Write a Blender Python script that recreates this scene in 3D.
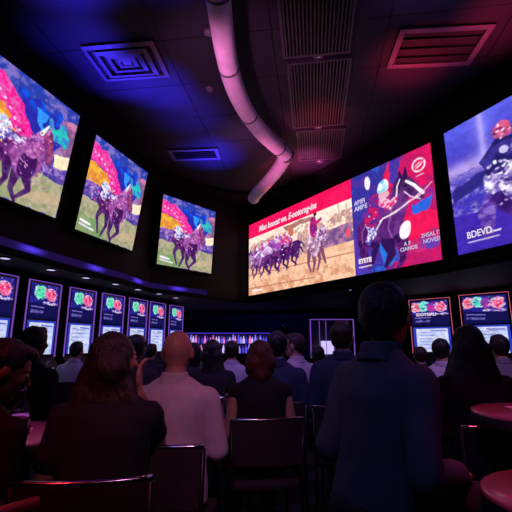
import bpy, bmesh, math, random
import numpy as np
from mathutils import Vector, Matrix, noise

C = bpy.context.scene.collection
SC = bpy.context.scene
for o in list(bpy.data.objects): bpy.data.objects.remove(o)
PI = math.pi

# ------------------------------------------------------------------ camera, world, lights, exposure
EYE = 1.25
cd = bpy.data.cameras.new('camera'); cam = bpy.data.objects.new('camera', cd); C.objects.link(cam)
cam.location = (0, 0, EYE); cam.rotation_euler = (math.radians(90 + 12.5), 0, 0)
cd.sensor_width = 36; cd.lens = 400 / 512 * 36; cd.clip_start = 0.02
SC.camera = cam
w = bpy.data.worlds.new('world'); SC.world = w; w.use_nodes = True
w.node_tree.nodes['Background'].inputs[0].default_value = (0.01, 0.008, 0.03, 1)
w.node_tree.nodes['Background'].inputs[1].default_value = 0.3
vs = SC.view_settings; vs.view_transform = 'Standard'; vs.look = 'None'; vs.gamma = 1; vs.exposure = 0.0
vs.use_curve_mapping = False

def lamp(kind, loc, target, power, color, size=0.1, angle=60, blend=0.8):
    l = bpy.data.lights.new(kind.lower() + '_light', kind)
    l.energy = power; l.color = color
    if kind == 'SPOT':
        l.spot_size = math.radians(angle); l.spot_blend = blend; l.shadow_soft_size = size
    elif kind == 'AREA': l.size = size
    else: l.shadow_soft_size = size
    o = bpy.data.objects.new(kind.lower() + '_light', l); C.objects.link(o); o.location = loc
    if target is not None:
        o.rotation_euler = (Vector(target) - Vector(loc)).to_track_quat('-Z', 'Y').to_euler()
    return o

BLUE = (0.05, 0.025, 1.0); RED = (1.0, 0.03, 0.10); MAG = (1.0, 0.10, 0.45); VIO = (0.45, 0.2, 1.0)
CEIL = 4.6
# unseen blue spots without fixtures, added to light the ceiling over the left screens
for (x, y, p, a) in ((-1.75, 3.1, 60, 60), (-1.25, 4.95, 34, 50), (-1.7, 4.7, 34, 50), (-1.95, 4.1, 20, 50), (-.75, 6.9, 40, 60), (-0.95, 5.6, 14, 60), (-.8, 3.0, 12, 60)):
    lamp('SPOT', (x, y, 3.75), (x - .05, y - .15, CEIL), p * 5.5, BLUE, .05, a + 25, 1.0)
# unseen red, magenta and violet ceiling spots over the right side, no fixtures
for (x, y, p, a, c) in ((1.9, 4.25, 22, 60, RED), (2.6, 3.7, 16, 60, RED), (1.0, 6.9, 26, 60, MAG), (0.45, 7.1, 14, 60, RED), (.95, 5.5, 7, 60, RED), (-.35, 6.1, 5, 60, VIO), (1.5, 3.0, 5, 70, VIO)):
    lamp('SPOT', (x, y, 3.75), (x, y, CEIL), p * 3.2, c, .05, a + 20, 1.0)
# tube wash
lamp('SPOT', (-0.9, 3.2, 2.9), (-.25, 4.2, 4.3), 150, (0.85, .22, .6), .1, 75, 1.0)
lamp('SPOT', (-.5, 5.6, 2.5), (0.25, 6.1, 4.2), 170, (.9, .16, .5), .1, 60, 1.0)
# added spots without fixtures, brightening the tables, crowd, rail and back wall
lamp('SPOT', (1.5, 1.7, 4.3), (1.35, 1.7, .75), 200, (1.0, .05, .16), .05, 34, .8)
lamp('SPOT', (2.4, 3.2, 4.3), (2.3, 3.2, .9), 60, (1.0, .06, .16), .05, 34, .8)
lamp('SPOT', (-1.6, 2.4, 4.0), (-1.45, 2.4, .75), 260, (.75, .12, .6), .05, 18, .8)
lamp('SPOT', (-.3, 3.2, 4.3), (-.3, 3.1, .75), 260, (1.0, .14, .35), .05, 24, .8)
lamp('SPOT', (-1.5, 0.3, 3.2), (-.95, 1.2, .7), 60, (1.0, .02, .04), .05, 40, .8)
lamp('SPOT', (0.7, 2.9, 3.6), (-.7, 1.75, 1.1), 16, (1.0, .08, .05), .05, 40, .8)
lamp('SPOT', (-.2, 2.0, 4.3), (-.6, 5.0, 1.0), 300, (.45, .2, 1.0), .1, 55, .9)
lamp('SPOT', (.3, -.8, 3.6), (-.35, 2.2, 1.0), 130, (.9, .30, .6), .1, 26, .9)
lamp('SPOT', (-.6, -.4, 3.4), (.6, 1.8, 1.1), 45, (.22, .25, 1.0), .1, 40, .9)
lamp('SPOT', (.4, 1.2, 4.2), (.45, 3.8, 1.1), 130, (.5, .3, 1.0), .1, 36, .9)
lamp('SPOT', (2.0, 1.4, 4.2), (1.95, 4.2, 1.1), 260, (.6, .3, 1.0), .1, 34, .9)
lamp('SPOT', (0.8, 10.3, 2.1), (0.6, 12.5, 1.9), 14, (.05, .06, 1.0), .1, 120, 1.0)

# ------------------------------------------------------------------ materials
def mat(name, color, rough=.6, metal=0., emit=0., ecol=None, bump=0, bscale=40, var=0, coat=0, trans=0, wave=None):
    m = bpy.data.materials.new(name); m.use_nodes = True
    nt = m.node_tree; b = nt.nodes['Principled BSDF']
    c = (*color, 1)
    b.inputs['Base Color'].default_value = c; b.inputs['Roughness'].default_value = rough
    b.inputs['Metallic'].default_value = metal
    if coat: b.inputs['Coat Weight'].default_value = coat
    if trans: b.inputs['Transmission Weight'].default_value = trans; b.inputs['IOR'].default_value = 1.45
    if emit:
        b.inputs['Emission Color'].default_value = (*(ecol or color), 1); b.inputs['Emission Strength'].default_value = emit
    tc = nt.nodes.new('ShaderNodeTexCoord')
    if var or bump:
        n = nt.nodes.new('ShaderNodeTexNoise'); n.inputs['Scale'].default_value = bscale; n.inputs['Detail'].default_value = 5
        src = tc.outputs['Object']
        if wave:
            mp = nt.nodes.new('ShaderNodeMapping'); mp.inputs['Scale'].default_value = wave
            nt.links.new(src, mp.inputs[0]); src = mp.outputs[0]
        nt.links.new(src, n.inputs['Vector'])
        if bump:
            bm_ = nt.nodes.new('ShaderNodeBump'); bm_.inputs['Strength'].default_value = bump; bm_.inputs['Distance'].default_value = .01
            nt.links.new(n.outputs[0], bm_.inputs['Height']); nt.links.new(bm_.outputs[0], b.inputs['Normal'])
        if var:
            r = nt.nodes.new('ShaderNodeValToRGB')
            r.color_ramp.elements[0].position = .3; r.color_ramp.elements[1].position = .7
            r.color_ramp.elements[0].color = (*[v * (1 - var) for v in color], 1)
            r.color_ramp.elements[1].color = (*[min(1, v * (1 + var)) for v in color], 1)
            nt.links.new(n.outputs[0], r.inputs[0]); nt.links.new(r.outputs[0], b.inputs['Base Color'])
    return m

def s2l(c): return tuple(((v / 255) / 12.92 if v / 255 <= .04045 else ((v / 255 + .055) / 1.055) ** 2.4) for v in c)
def emis(name, rgb, k=1.0):
    m = bpy.data.materials.new(name); m.use_nodes = True; nt = m.node_tree; nt.nodes.clear()
    o = nt.nodes.new('ShaderNodeOutputMaterial'); e = nt.nodes.new('ShaderNodeEmission')
    e.inputs[0].default_value = (*s2l(rgb), 1); e.inputs[1].default_value = k
    nt.links.new(e.outputs[0], o.inputs[0]); return m

M = {}
M['black_wall'] = mat('black_wall', (.006, .006, .008), .7, var=.3, bscale=3)
M['black_wall'].node_tree.nodes['Principled BSDF'].inputs['Specular IOR Level'].default_value = .15
M['navy_wall'] = mat('navy_wall', (.03, .03, .07), .7, var=.3, bscale=2)
M['floor'] = mat('carpet', (.015, .012, .016), .9, var=.5, bscale=18, bump=.3)
M['black_metal'] = mat('black_metal', (.012, .012, .015), .35, .6, var=.2, bscale=12)
M['bezel'] = mat('bezel', (.004, .004, .006), .6)
M['bezel'].node_tree.nodes['Principled BSDF'].inputs['Specular IOR Level'].default_value = .1
M['vent'] = mat('vent_paint', (.11, .10, .13), .45, var=.15, bscale=20)
M['vent_dark'] = mat('vent_dark', (.008, .008, .01), .8, var=.2)
M['grille'] = mat('grille_paint', (.055, .05, .06), .5, var=.15, bscale=20)
M['duct'] = mat('duct_paint', (.72, .62, .68), .5, var=.12, bscale=8, bump=.05)
M['seam'] = mat('duct_seam', (.05, .045, .05), .5, var=.1)
M['chrome'] = mat('chrome', (.6, .6, .62), .2, 1.0, var=.05)
M['table_top'] = mat('table_top', (.30, .10, .12), .32, var=.15, bscale=6, coat=.4)
M['table_edge'] = mat('table_edge', (.10, .06, .07), .4, var=.15)
M['paper'] = mat('paper', (.75, .6, .75), .7, var=.08)
M['glass'] = mat('clear_glass', (.95, .95, 1), .03, trans=1.0, var=.01)
M['water'] = mat('water', (.75, .85, 1), .02, trans=1.0, var=.01)
M['drink'] = mat('drink', (.5, .12, .12), .1, trans=.7, var=.1)
M['upholstery'] = mat('upholstery', (.03, .015, .02), .8, var=.3, bump=.3, bscale=60)
M['red_paint'] = mat('red_paint', (.5, .02, .03), .35, var=.2, bscale=8)
M['skin'] = mat('skin_warm', (.50, .24, .17), .5, var=.12, bscale=14, bump=.05)
M['skin_dark'] = mat('skin_brown', (.28, .12, .08), .5, var=.12, bscale=14, bump=.05)
M['hair_black'] = mat('hair_black', (.008, .007, .008), .45, var=.4, bscale=30, bump=.8, wave=(5, 5, .6))
M['hair_brown'] = mat('hair_brown', (.03, .013, .009), .45, var=.5, bscale=30, bump=.8, wave=(5, 5, .6))
M['hair_auburn'] = mat('hair_auburn', (.10, .022, .014), .45, var=.5, bscale=30, bump=.8, wave=(5, 5, .6))
M['eye'] = mat('eye_white', (.6, .58, .55), .2, var=.05)
M['slot_body'] = mat('cabinet_laminate', (.010, .009, .016), .35, var=.2, bscale=9, coat=.3)
M['led_violet'] = emis('led_violet', (140, 85, 215), .7)
M['led_pink'] = emis('led_pink', (205, 90, 120), .9)
M['led_white'] = emis('led_white', (205, 190, 245), 1.2)
M['led_blue'] = emis('led_blue', (80, 60, 235), 1.0)
M['text_white'] = emis('text_white', (240, 225, 240), 1.0)
M['text_pale'] = emis('text_pale', (215, 200, 240), .9)
CL = {}
def cloth(name, col, var=.15):
    if name not in CL: CL[name] = mat('cloth_' + name, col, .85, var=var, bscale=10, bump=.25)
    return CL[name]

# ceiling tiles: dark panels with fine joints
def tile_mat():
    m = bpy.data.materials.new('ceiling_tiles'); m.use_nodes = True; nt = m.node_tree; b = nt.nodes['Principled BSDF']
    tc = nt.nodes.new('ShaderNodeTexCoord'); mp = nt.nodes.new('ShaderNodeMapping')
    mp.inputs['Rotation'].default_value = (0, 0, math.radians(8)); mp.inputs['Location'].default_value = (.35, .2, 0)
    br = nt.nodes.new('ShaderNodeTexBrick'); br.offset = 0; br.squash = 1
    br.inputs['Scale'].default_value = 1; br.inputs['Brick Width'].default_value = 1.25; br.inputs['Row Height'].default_value = .78
    br.inputs['Mortar Size'].default_value = .009; br.inputs['Mortar Smooth'].default_value = .2
    br.inputs['Color1'].default_value = (.026, .024, .036, 1); br.inputs['Color2'].default_value = (.018, .017, .026, 1)
    br.inputs['Mortar'].default_value = (.003, .003, .004, 1)
    nt.links.new(tc.outputs['Object'], mp.inputs[0]); nt.links.new(mp.outputs[0], br.inputs['Vector'])
    nt.links.new(br.outputs['Color'], b.inputs['Base Color'])
    bu = nt.nodes.new('ShaderNodeBump'); bu.invert = True; bu.inputs['Strength'].default_value = .6; bu.inputs['Distance'].default_value = .02
    nt.links.new(br.outputs['Fac'], bu.inputs['Height']); nt.links.new(bu.outputs[0], b.inputs['Normal'])
    b.inputs['Roughness'].default_value = .6; b.inputs['Specular IOR Level'].default_value = .25
    return m
M['tiles'] = tile_mat()

def attr_mat(name, k):
    m = bpy.data.materials.new(name); m.use_nodes = True; nt = m.node_tree; nt.nodes.clear()
    o = nt.nodes.new('ShaderNodeOutputMaterial'); e = nt.nodes.new('ShaderNodeEmission')
    a = nt.nodes.new('ShaderNodeAttribute'); a.attribute_name = 'picture'
    e.inputs[1].default_value = k
    nt.links.new(a.outputs['Color'], e.inputs[0]); nt.links.new(e.outputs[0], o.inputs[0]); return m
M['display'] = attr_mat('lit_display', 1.18)

# ------------------------------------------------------------------ mesh helpers
def finish(name, bm, m, parent=None, smooth=False, loc=(0, 0, 0)):
    me = bpy.data.meshes.new(name); bmesh.ops.recalc_face_normals(bm, faces=bm.faces); bm.to_mesh(me); bm.free()
    if m: me.materials.append(m)
    o = bpy.data.objects.new(name, me); C.objects.link(o); o.location = loc
    if smooth:
        for p in me.polygons: p.use_smooth = True
    if parent: o.parent = parent
    return o
def tag(o, label, cat, group=None):
    o['label'] = label; o['category'] = cat
    if group: o['group'] = group
    return o
def empty(name, label, cat, loc=(0, 0, 0), rz=0, group=None):
    o = bpy.data.objects.new(name, None); C.objects.link(o); o.location = loc; o.rotation_euler = (0, 0, rz)
    o.empty_display_size = .1
    return tag(o, label, cat, group)
def struct(name, bm, m, smooth=False):
    o = finish(name, bm, m, None, smooth); o['kind'] = 'structure'; return o
def box(bm, lo, hi, mtx=None, bev=0):
    vs = [bm.verts.new((x, y, z)) for x in (lo[0], hi[0]) for y in (lo[1], hi[1]) for z in (lo[2], hi[2])]
    idx = [(0, 1, 3, 2), (4, 6, 7, 5), (0, 4, 5, 1), (2, 3, 7, 6), (0, 2, 6, 4), (1, 5, 7, 3)]
    fs = [bm.faces.new([vs[i] for i in f]) for f in idx]
    if bev:
        es = list({e for f in fs for e in f.edges})
        r = bmesh.ops.bevel(bm, geom=es, offset=bev, segments=2, affect='EDGES', profile=.5)
        vs = list({v for v in vs if v.is_valid} | {v for f in r['faces'] for v in f.verts})
    if mtx: bmesh.ops.transform(bm, matrix=mtx, verts=[v for v in vs if v.is_valid])
    return bm
def B(*a, **k):
    bm = bmesh.new(); box(bm, *a, **k); return bm
def lathe(bm, prof, n=32, c=(0, 0, 0)):
    rings = []
    for r, z in prof:
        if r < 1e-5: rings.append([bm.verts.new((c[0], c[1], c[2] + z))])
        else: rings.append([bm.verts.new((c[0] + r * math.cos(2 * PI * i / n), c[1] + r * math.sin(2 * PI * i / n), c[2] + z)) for i in range(n)])
    for a, b in zip(rings, rings[1:]):
        for i in range(n):
            j = (i + 1) % n
            if len(a) == 1 and len(b) == 1: continue
            if len(a) == 1: bm.faces.new((a[0], b[i], b[j]))
            elif len(b) == 1: bm.faces.new((a[i], a[j], b[0]))
            else: bm.faces.new((a[i], a[j], b[j], b[i]))
    return bm
def tube(bm, pts, r, n=12, caps=True):
    pts = [Vector(p) for p in pts]; rings = []; prev = None
    rr = r if isinstance(r, (list, tuple)) else [r] * len(pts)
    for i, p in enumerate(pts):
        t = (pts[min(i + 1, len(pts) - 1)] - pts[max(i - 1, 0)]).normalized()
        if prev is None:
            a = t.orthogonal().normalized()
        else:
            a = (prev - t * prev.dot(t)).normalized()
        prev = a; b = t.cross(a)
        rings.append([bm.verts.new(p + (a * math.cos(2 * PI * k / n) + b * math.sin(2 * PI * k / n)) * rr[i]) for k in range(n)])
    for a, b in zip(rings, rings[1:]):
        for k in range(n): bm.faces.new((a[k], a[(k + 1) % n], b[(k + 1) % n], b[k]))
    if caps: bm.faces.new(rings[0][::-1]); bm.faces.new(rings[-1])
    return bm
def spline(pts, sub=8):
    P = [Vector(p) for p in pts]; P = [2 * P[0] - P[1]] + P + [2 * P[-1] - P[-2]]; out = []
    for i in range(1, len(P) - 2):
        for s in range(sub):
            t = s / sub; a, b, c, d = P[i - 1:i + 3]
            out.append(.5 * ((2 * b) + (c - a) * t + (2 * a - 5 * b + 4 * c - d) * t * t + (3 * b - a - 3 * c + d) * t ** 3))
    out.append(P[-2]); return out
def copy_tree(o, parent=None):
    c = o.copy(); C.objects.link(c)
    if parent: c.parent = parent
    for ch in list(o.children): copy_tree(ch, c)
    return c

# ------------------------------------------------------------------ room shell
FP = [(-3.5, -2.6), (-3.35, 0), (-3.15, 2), (-2.86, 3.5), (-2.52, 5.07), (-2.14, 6.44), (-1.99, 7.38), (-1.02, 8.54), (-.45, 9.35), (-.1, 9.47),
      (2.60, 5.34), (2.68, 5.10), (3.62, 3.05), (3.9, 2), (4.1, 0), (4.2, -2.6)]
FZ = 2.2
OUT = [(-4.7, -2.6), (-4.7, 0), (-4.7, 2), (-4.7, 3.5), (-4.7, 5.07), (-4.7, 7), (-4.7, 9), (-4.0, 12.6), (-1, 12.6), (1, 12.6),
       (5.7, 12.6), (5.7, 9.1), (5.7, 4.05), (5.7, 2), (5.7, 0), (5.7, -2.6)]
bm = bmesh.new(); box(bm, (-6, -3, -.1), (7, 13, 0)); struct('floor', bm, M['floor'])
bm = bmesh.new(); box(bm, (-6, -3, CEIL), (7, 13, CEIL + .1)); struct('ceiling', bm, M['tiles'])
def fascia(name, i0, i1):
    bm = bmesh.new(); a = []
    for (x, y), (ox, oy) in list(zip(FP, OUT))[i0:i1 + 1]:
        d = Vector((ox - x, oy - y)).normalized() * .12
        a.append([bm.verts.new(p) for p in ((x, y, CEIL), (x, y, FZ), (x + d.x, y + d.y, FZ), (x + d.x, y + d.y, CEIL))])
    for p, q in zip(a, a[1:]):
        for k in range(4): bm.faces.new((p[k], p[(k + 1) % 4], q[(k + 1) % 4], q[k]))
    bm.faces.new(a[0]); bm.faces.new(a[-1][::-1])
    return struct(name, bm, M['black_wall'])
fascia('wall_upper_left', 0, 9); fascia('wall_upper_right', 9, 15)
bm = bmesh.new()  # lowered soffit between the screen wall and the outer walls
a = [[bm.verts.new((x, y, z)) for (x, y) in (p, q) for z in (FZ + .001, FZ + .06)] for p, q in zip(FP, OUT)]
for p, q in zip(a, a[1:]):
    for f in ((0, 2), (1, 3)): bm.faces.new((p[f[0]], p[f[1]], q[f[1]], q[f[0]]))
    for f in ((0, 1), (2, 3)): bm.faces.new((p[f[0]], p[f[1]], q[f[1]], q[f[0]]))
struct('trim_soffit', bm, M['black_wall'])
# rounded black bulkhead where the screen wall meets the ceiling
IN = [(-3.3, -2.6), (-3.2, 0), (-3.05, 2), (-2.8, 3.9), (-2.36, 5.5), (-2.05, 6.5), (-1.8, 7.1), (-1.15, 7.95), (-.36, 8.42), (.3, 8.3), (.91, 7.75), (1.6, 6.75), (2.24, 5.66), (3.08, 4.15), (3.6, 2.9), (3.9, 0), (4.0, -2.6)]
bm = bmesh.new(); pts = [p for p in spline([(x, y, 0) for x, y in IN], 4)]; a = []
cen = Vector((0.2, 3.5, 0))
for p in pts:
    d = (p - cen).normalized() * 1.6
    a.append([bm.verts.new((p.x, p.y, CEIL)), bm.verts.new((p.x, p.y, CEIL - .07)), bm.verts.new((p.x + d.x, p.y + d.y, CEIL - .07))])
for p, q in zip(a, a[1:]):
    for k in range(2): bm.faces.new((p[k], p[k + 1], q[k + 1], q[k]))
struct('trim_bulkhead', bm, M['black_wall'])
struct('wall_back', B((-4.8, 12.6, 0), (5.8, 12.7, FZ)), M['navy_wall'])
struct('wall_left', B((-4.8, -2.7, 0), (-4.7, 12.7, FZ)), M['black_wall'])
struct('wall_right', B((5.7, -2.7, 0), (5.8, 12.7, FZ)), M['black_wall'])
struct('wall_behind', B((-4.8, -2.8, 0), (5.8, -2.7, CEIL)), M['black_wall'])
struct('baseboard_back', B((-4.7, 12.57, 0), (5.7, 12.6, .12)), M['black_metal'])

# band under the left screens, scalloped pools of light painted into its emission
def strip():
    m = bpy.data.materials.new('painted_glow'); m.use_nodes = True; nt = m.node_tree; nt.nodes.clear()
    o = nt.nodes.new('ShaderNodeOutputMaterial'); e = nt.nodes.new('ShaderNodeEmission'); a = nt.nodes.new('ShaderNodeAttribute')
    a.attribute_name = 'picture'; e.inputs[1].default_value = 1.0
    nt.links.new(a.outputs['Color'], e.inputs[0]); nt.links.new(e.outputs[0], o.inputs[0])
    path = []; ks = FP[2:8]
    for (x0, y0), (x1, y1) in zip(ks, ks[1:]):
        for q in range(24): path.append(Vector((x0 + (x1 - x0) * q / 24, y0 + (y1 - y0) * q / 24, 0)))
    me = bpy.data.meshes.new('painted_glow_band'); V = []; F = []; col = []; L = 0; N = 5
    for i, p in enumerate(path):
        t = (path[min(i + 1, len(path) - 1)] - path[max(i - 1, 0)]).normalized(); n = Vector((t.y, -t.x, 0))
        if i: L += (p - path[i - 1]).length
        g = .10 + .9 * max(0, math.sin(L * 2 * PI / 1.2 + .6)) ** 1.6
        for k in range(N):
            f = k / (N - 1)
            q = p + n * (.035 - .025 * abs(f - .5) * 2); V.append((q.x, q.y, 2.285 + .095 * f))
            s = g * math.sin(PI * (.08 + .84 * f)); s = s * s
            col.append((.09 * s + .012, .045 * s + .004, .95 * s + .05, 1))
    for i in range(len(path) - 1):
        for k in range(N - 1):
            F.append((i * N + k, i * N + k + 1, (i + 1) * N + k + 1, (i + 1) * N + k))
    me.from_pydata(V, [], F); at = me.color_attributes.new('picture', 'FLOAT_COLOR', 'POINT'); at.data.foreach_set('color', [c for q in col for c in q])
    me.materials.append(m); ob = bpy.data.objects.new('painted_glow_band', me); C.objects.link(ob)
    tag(ob, 'long blue violet band with painted pools of light under the left row of big screens', 'light strip')
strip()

# ------------------------------------------------------------------ picture painter for displays
class Pic:
    def __init__(s, w, h, seed=1):
        s.w, s.h = w, h; s.u, s.v = np.meshgrid((np.arange(w)) / (w - 1), (np.arange(h)) / (h - 1)); s.a = np.zeros((h, w, 3)); s.rs = np.random.RandomState(seed); s.asp = w / h
    def fill(s, c): s.a[:] = np.array(c, float)
    def noise(s, n, seed=None):
        rs = s.rs if seed is None else np.random.RandomState(seed)
        nx, ny = max(2, int(n)), max(2, int(n / s.asp)); g = rs.rand(ny + 2, nx + 2)
        x = np.clip(s.u / s.u.max(), 0, 1) * nx; y = s.v * ny; x0 = np.minimum(x.astype(int), nx); y0 = np.minimum(y.astype(int), ny)
        fx = x - x0; fy = y - y0; fx = fx * fx * (3 - 2 * fx); fy = fy * fy * (3 - 2 * fy)
        return (g[y0, x0] * (1 - fx) + g[y0, x0 + 1] * fx) * (1 - fy) + (g[y0 + 1, x0] * (1 - fx) + g[y0 + 1, x0 + 1] * fx) * fy
    def fbm(s, n): return (s.noise(n) * .5 + s.noise(n * 2) * .3 + s.noise(n * 4) * .2)
    def put(s, mask, c, tex=0, n=20, c2=None):
        m = np.clip(mask, 0, 1)[..., None]; c = np.array(c, float) * np.ones_like(s.a)
        if c2 is not None:
            k = np.clip((s.fbm(n) - .5) * 4 + .5, 0, 1)[..., None]; c = c * (1 - k) + np.array(c2, float) * k
        if tex: c = c * (1 + tex * (s.fbm(n)[..., None] - .5) * 2)
        s.a = s.a * (1 - m) + c * m
    def warp(s, amt, n=8):
        if not amt: return s.u, s.v
        return s.u + (s.noise(n) - .5) * amt, s.v + (s.noise(n) - .5) * amt
    def poly(s, P, c, w=0, **k):
        u, v = s.warp(w, 14); ins = np.zeros(u.shape, bool); n = len(P)
        for i in range(n):
            x0, y0 = P[i]; x1, y1 = P[(i + 1) % n]
            cnd = (y0 > v) != (y1 > v)
            with np.errstate(divide='ignore', invalid='ignore'): ins ^= cnd & (u < (x1 - x0) * (v - y0) / (y1 - y0 + 1e-9) + x0)
        s.put(ins.astype(float), c, **k)
    def ell(s, x, y, rx, ry, c, rot=0, w=0, soft=.06, **k):
        u, v = s.warp(w, 14); du = (u - x) * s.asp; dv = v - y; a = math.radians(rot)
        p = du * math.cos(a) + dv * math.sin(a); q = -du * math.sin(a) + dv * math.cos(a)
        d = np.sqrt((p / (rx * s.asp)) ** 2 + (q / ry) ** 2); s.put((1 + soft - d) / (2 * soft), c, **k)
    def line(s, P, wd, c, w=0, **k):
        u, v = s.warp(w, 14); ws = wd if isinstance(wd, (list, tuple)) else [wd] * len(P); best = np.zeros(u.shape)
        for i in range(len(P) - 1):
            ax, ay = P[i][0] * s.asp, P[i][1]; bx, by = P[i + 1][0] * s.asp, P[i + 1][1]; dx, dy = bx - ax, by - ay
            t = np.clip(((u * s.asp - ax) * dx + (v - ay) * dy) / (dx * dx + dy * dy + 1e-9), 0, 1)
            d = np.hypot(u * s.asp - ax - t * dx, v - ay - t * dy); r = ws[i] + (ws[i + 1] - ws[i]) * t
            best = np.maximum(best, np.clip((r - d) * s.h + .5, 0, 1))
        s.put(best, c, **k)
    def speck(s, u0, u1, v0, v1, n, r, cols):
        for i in range(n):
            x = u0 + (u1 - u0) * s.rs.rand(); y = v0 + (v1 - v0) * s.rs.rand(); c = cols[s.rs.randint(len(cols))]
            s.line([(x, y), (x + r * (s.rs.rand() - .5) * 3, y + r * (s.rs.rand() - .5) * 3)], r * (.4 + .8 * s.rs.rand()), c)
    def mesh(s, name, TL, TR, BR, BL, parent, gain=1.0):
        s.a = s.a * (1 + .09 * (s.noise(s.w / 2.2) - .5)[..., None]) * (1 + .12 * (s.noise(s.w / 5) - .5)[..., None])
        TL, TR, BR, BL = [np.array(p, float) for p in (TL, TR, BR, BL)]
        u = s.u[..., None]; v = s.v[..., None]
        P = (TL * (1 - u) + TR * u) * (1 - v) + (BL * (1 - u) + BR * u) * v
        V = P.reshape(-1, 3); idx = np.arange(s.w * s.h).reshape(s.h, s.w)
        F = np.stack([idx[:-1, :-1], idx[1:, :-1], idx[1:, 1:], idx[:-1, 1:]], -1).reshape(-1, 4)
        me = bpy.data.meshes.new(name); me.from_pydata(V.tolist(), [], F.tolist())
        c = np.clip(s.a, 0, 255) / 255; c = np.where(c <= .04045, c / 12.92, ((c + .055) / 1.055) ** 2.4) * gain
        at = me.color_attributes.new('picture', 'FLOAT_COLOR', 'POINT')
        at.data.foreach_set('color', np.concatenate([c, np.ones_like(c[..., :1])], -1).reshape(-1).tolist())
        me.materials.append(M['display']); o = bpy.data.objects.new(name, me); C.objects.link(o)
        if parent: o.parent = parent
        return o

def horse_gallop(p, x, y, sc, body, light, dark, flip=1, rider=None, cap=None, headup=1):
    """side or three-quarter running horse; x,y chest centre in picture units, sc height scale"""
    X = lambda a, b: (x + flip * a * sc / p.asp, y + b * sc)
    p.line([X(-.42, -.02), X(-.1, .02), X(.2, .0)], [.15 * sc, .15 * sc, .16 * sc], body, c2=dark, n=40, w=.01)
    p.line([X(.22, -.04), X(.42, -.24), X(.5, -.36)], [.14 * sc, .09 * sc, .07 * sc], body, c2=light, n=40, w=.01)
    p.line([X(.5, -.36), X(.66, -.24)], [.07 * sc, .035 * sc], body, c2=light, n=40)
    p.line([X(.48, -.4), X(.5, -.47)], .018 * sc, dark)
    p.line([X(.28, .1), X(.42, .26), X(.34, .46)], [.06 * sc, .035 * sc, .018 * sc], body)
    p.line([X(.18, .1), X(.22, .32), X(.38, .5)], [.06 * sc, .035 * sc, .018 * sc], dark)
    p.line([X(-.42, .05), X(-.5, .26), X(-.42, .5)], [.09 * sc, .04 * sc, .018 * sc], body)
    p.line([X(-.36, .05), X(-.3, .3), X(-.5, .46)], [.08 * sc, .035 * sc, .018 * sc], dark)
    p.line([X(-.54, -.06), X(-.68, .0), X(-.76, .16)], [.03 * sc, .03 * sc, .012 * sc], dark)
    if rider:
        p.line([X(-.02, -.16), X(.02, -.02), X(.08, .1)], [.06 * sc, .04 * sc, .03 * sc], light)
        p.line([X(-.14, -.22), X(.1, -.4)], [.08 * sc, .07 * sc], rider, c2=light, n=30)
        p.line([X(.1, -.36), X(.3, -.24)], .03 * sc, rider)
        p.ell(*X(.17, -.5), .065 * sc / p.asp, .065 * sc, cap or light)

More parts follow.
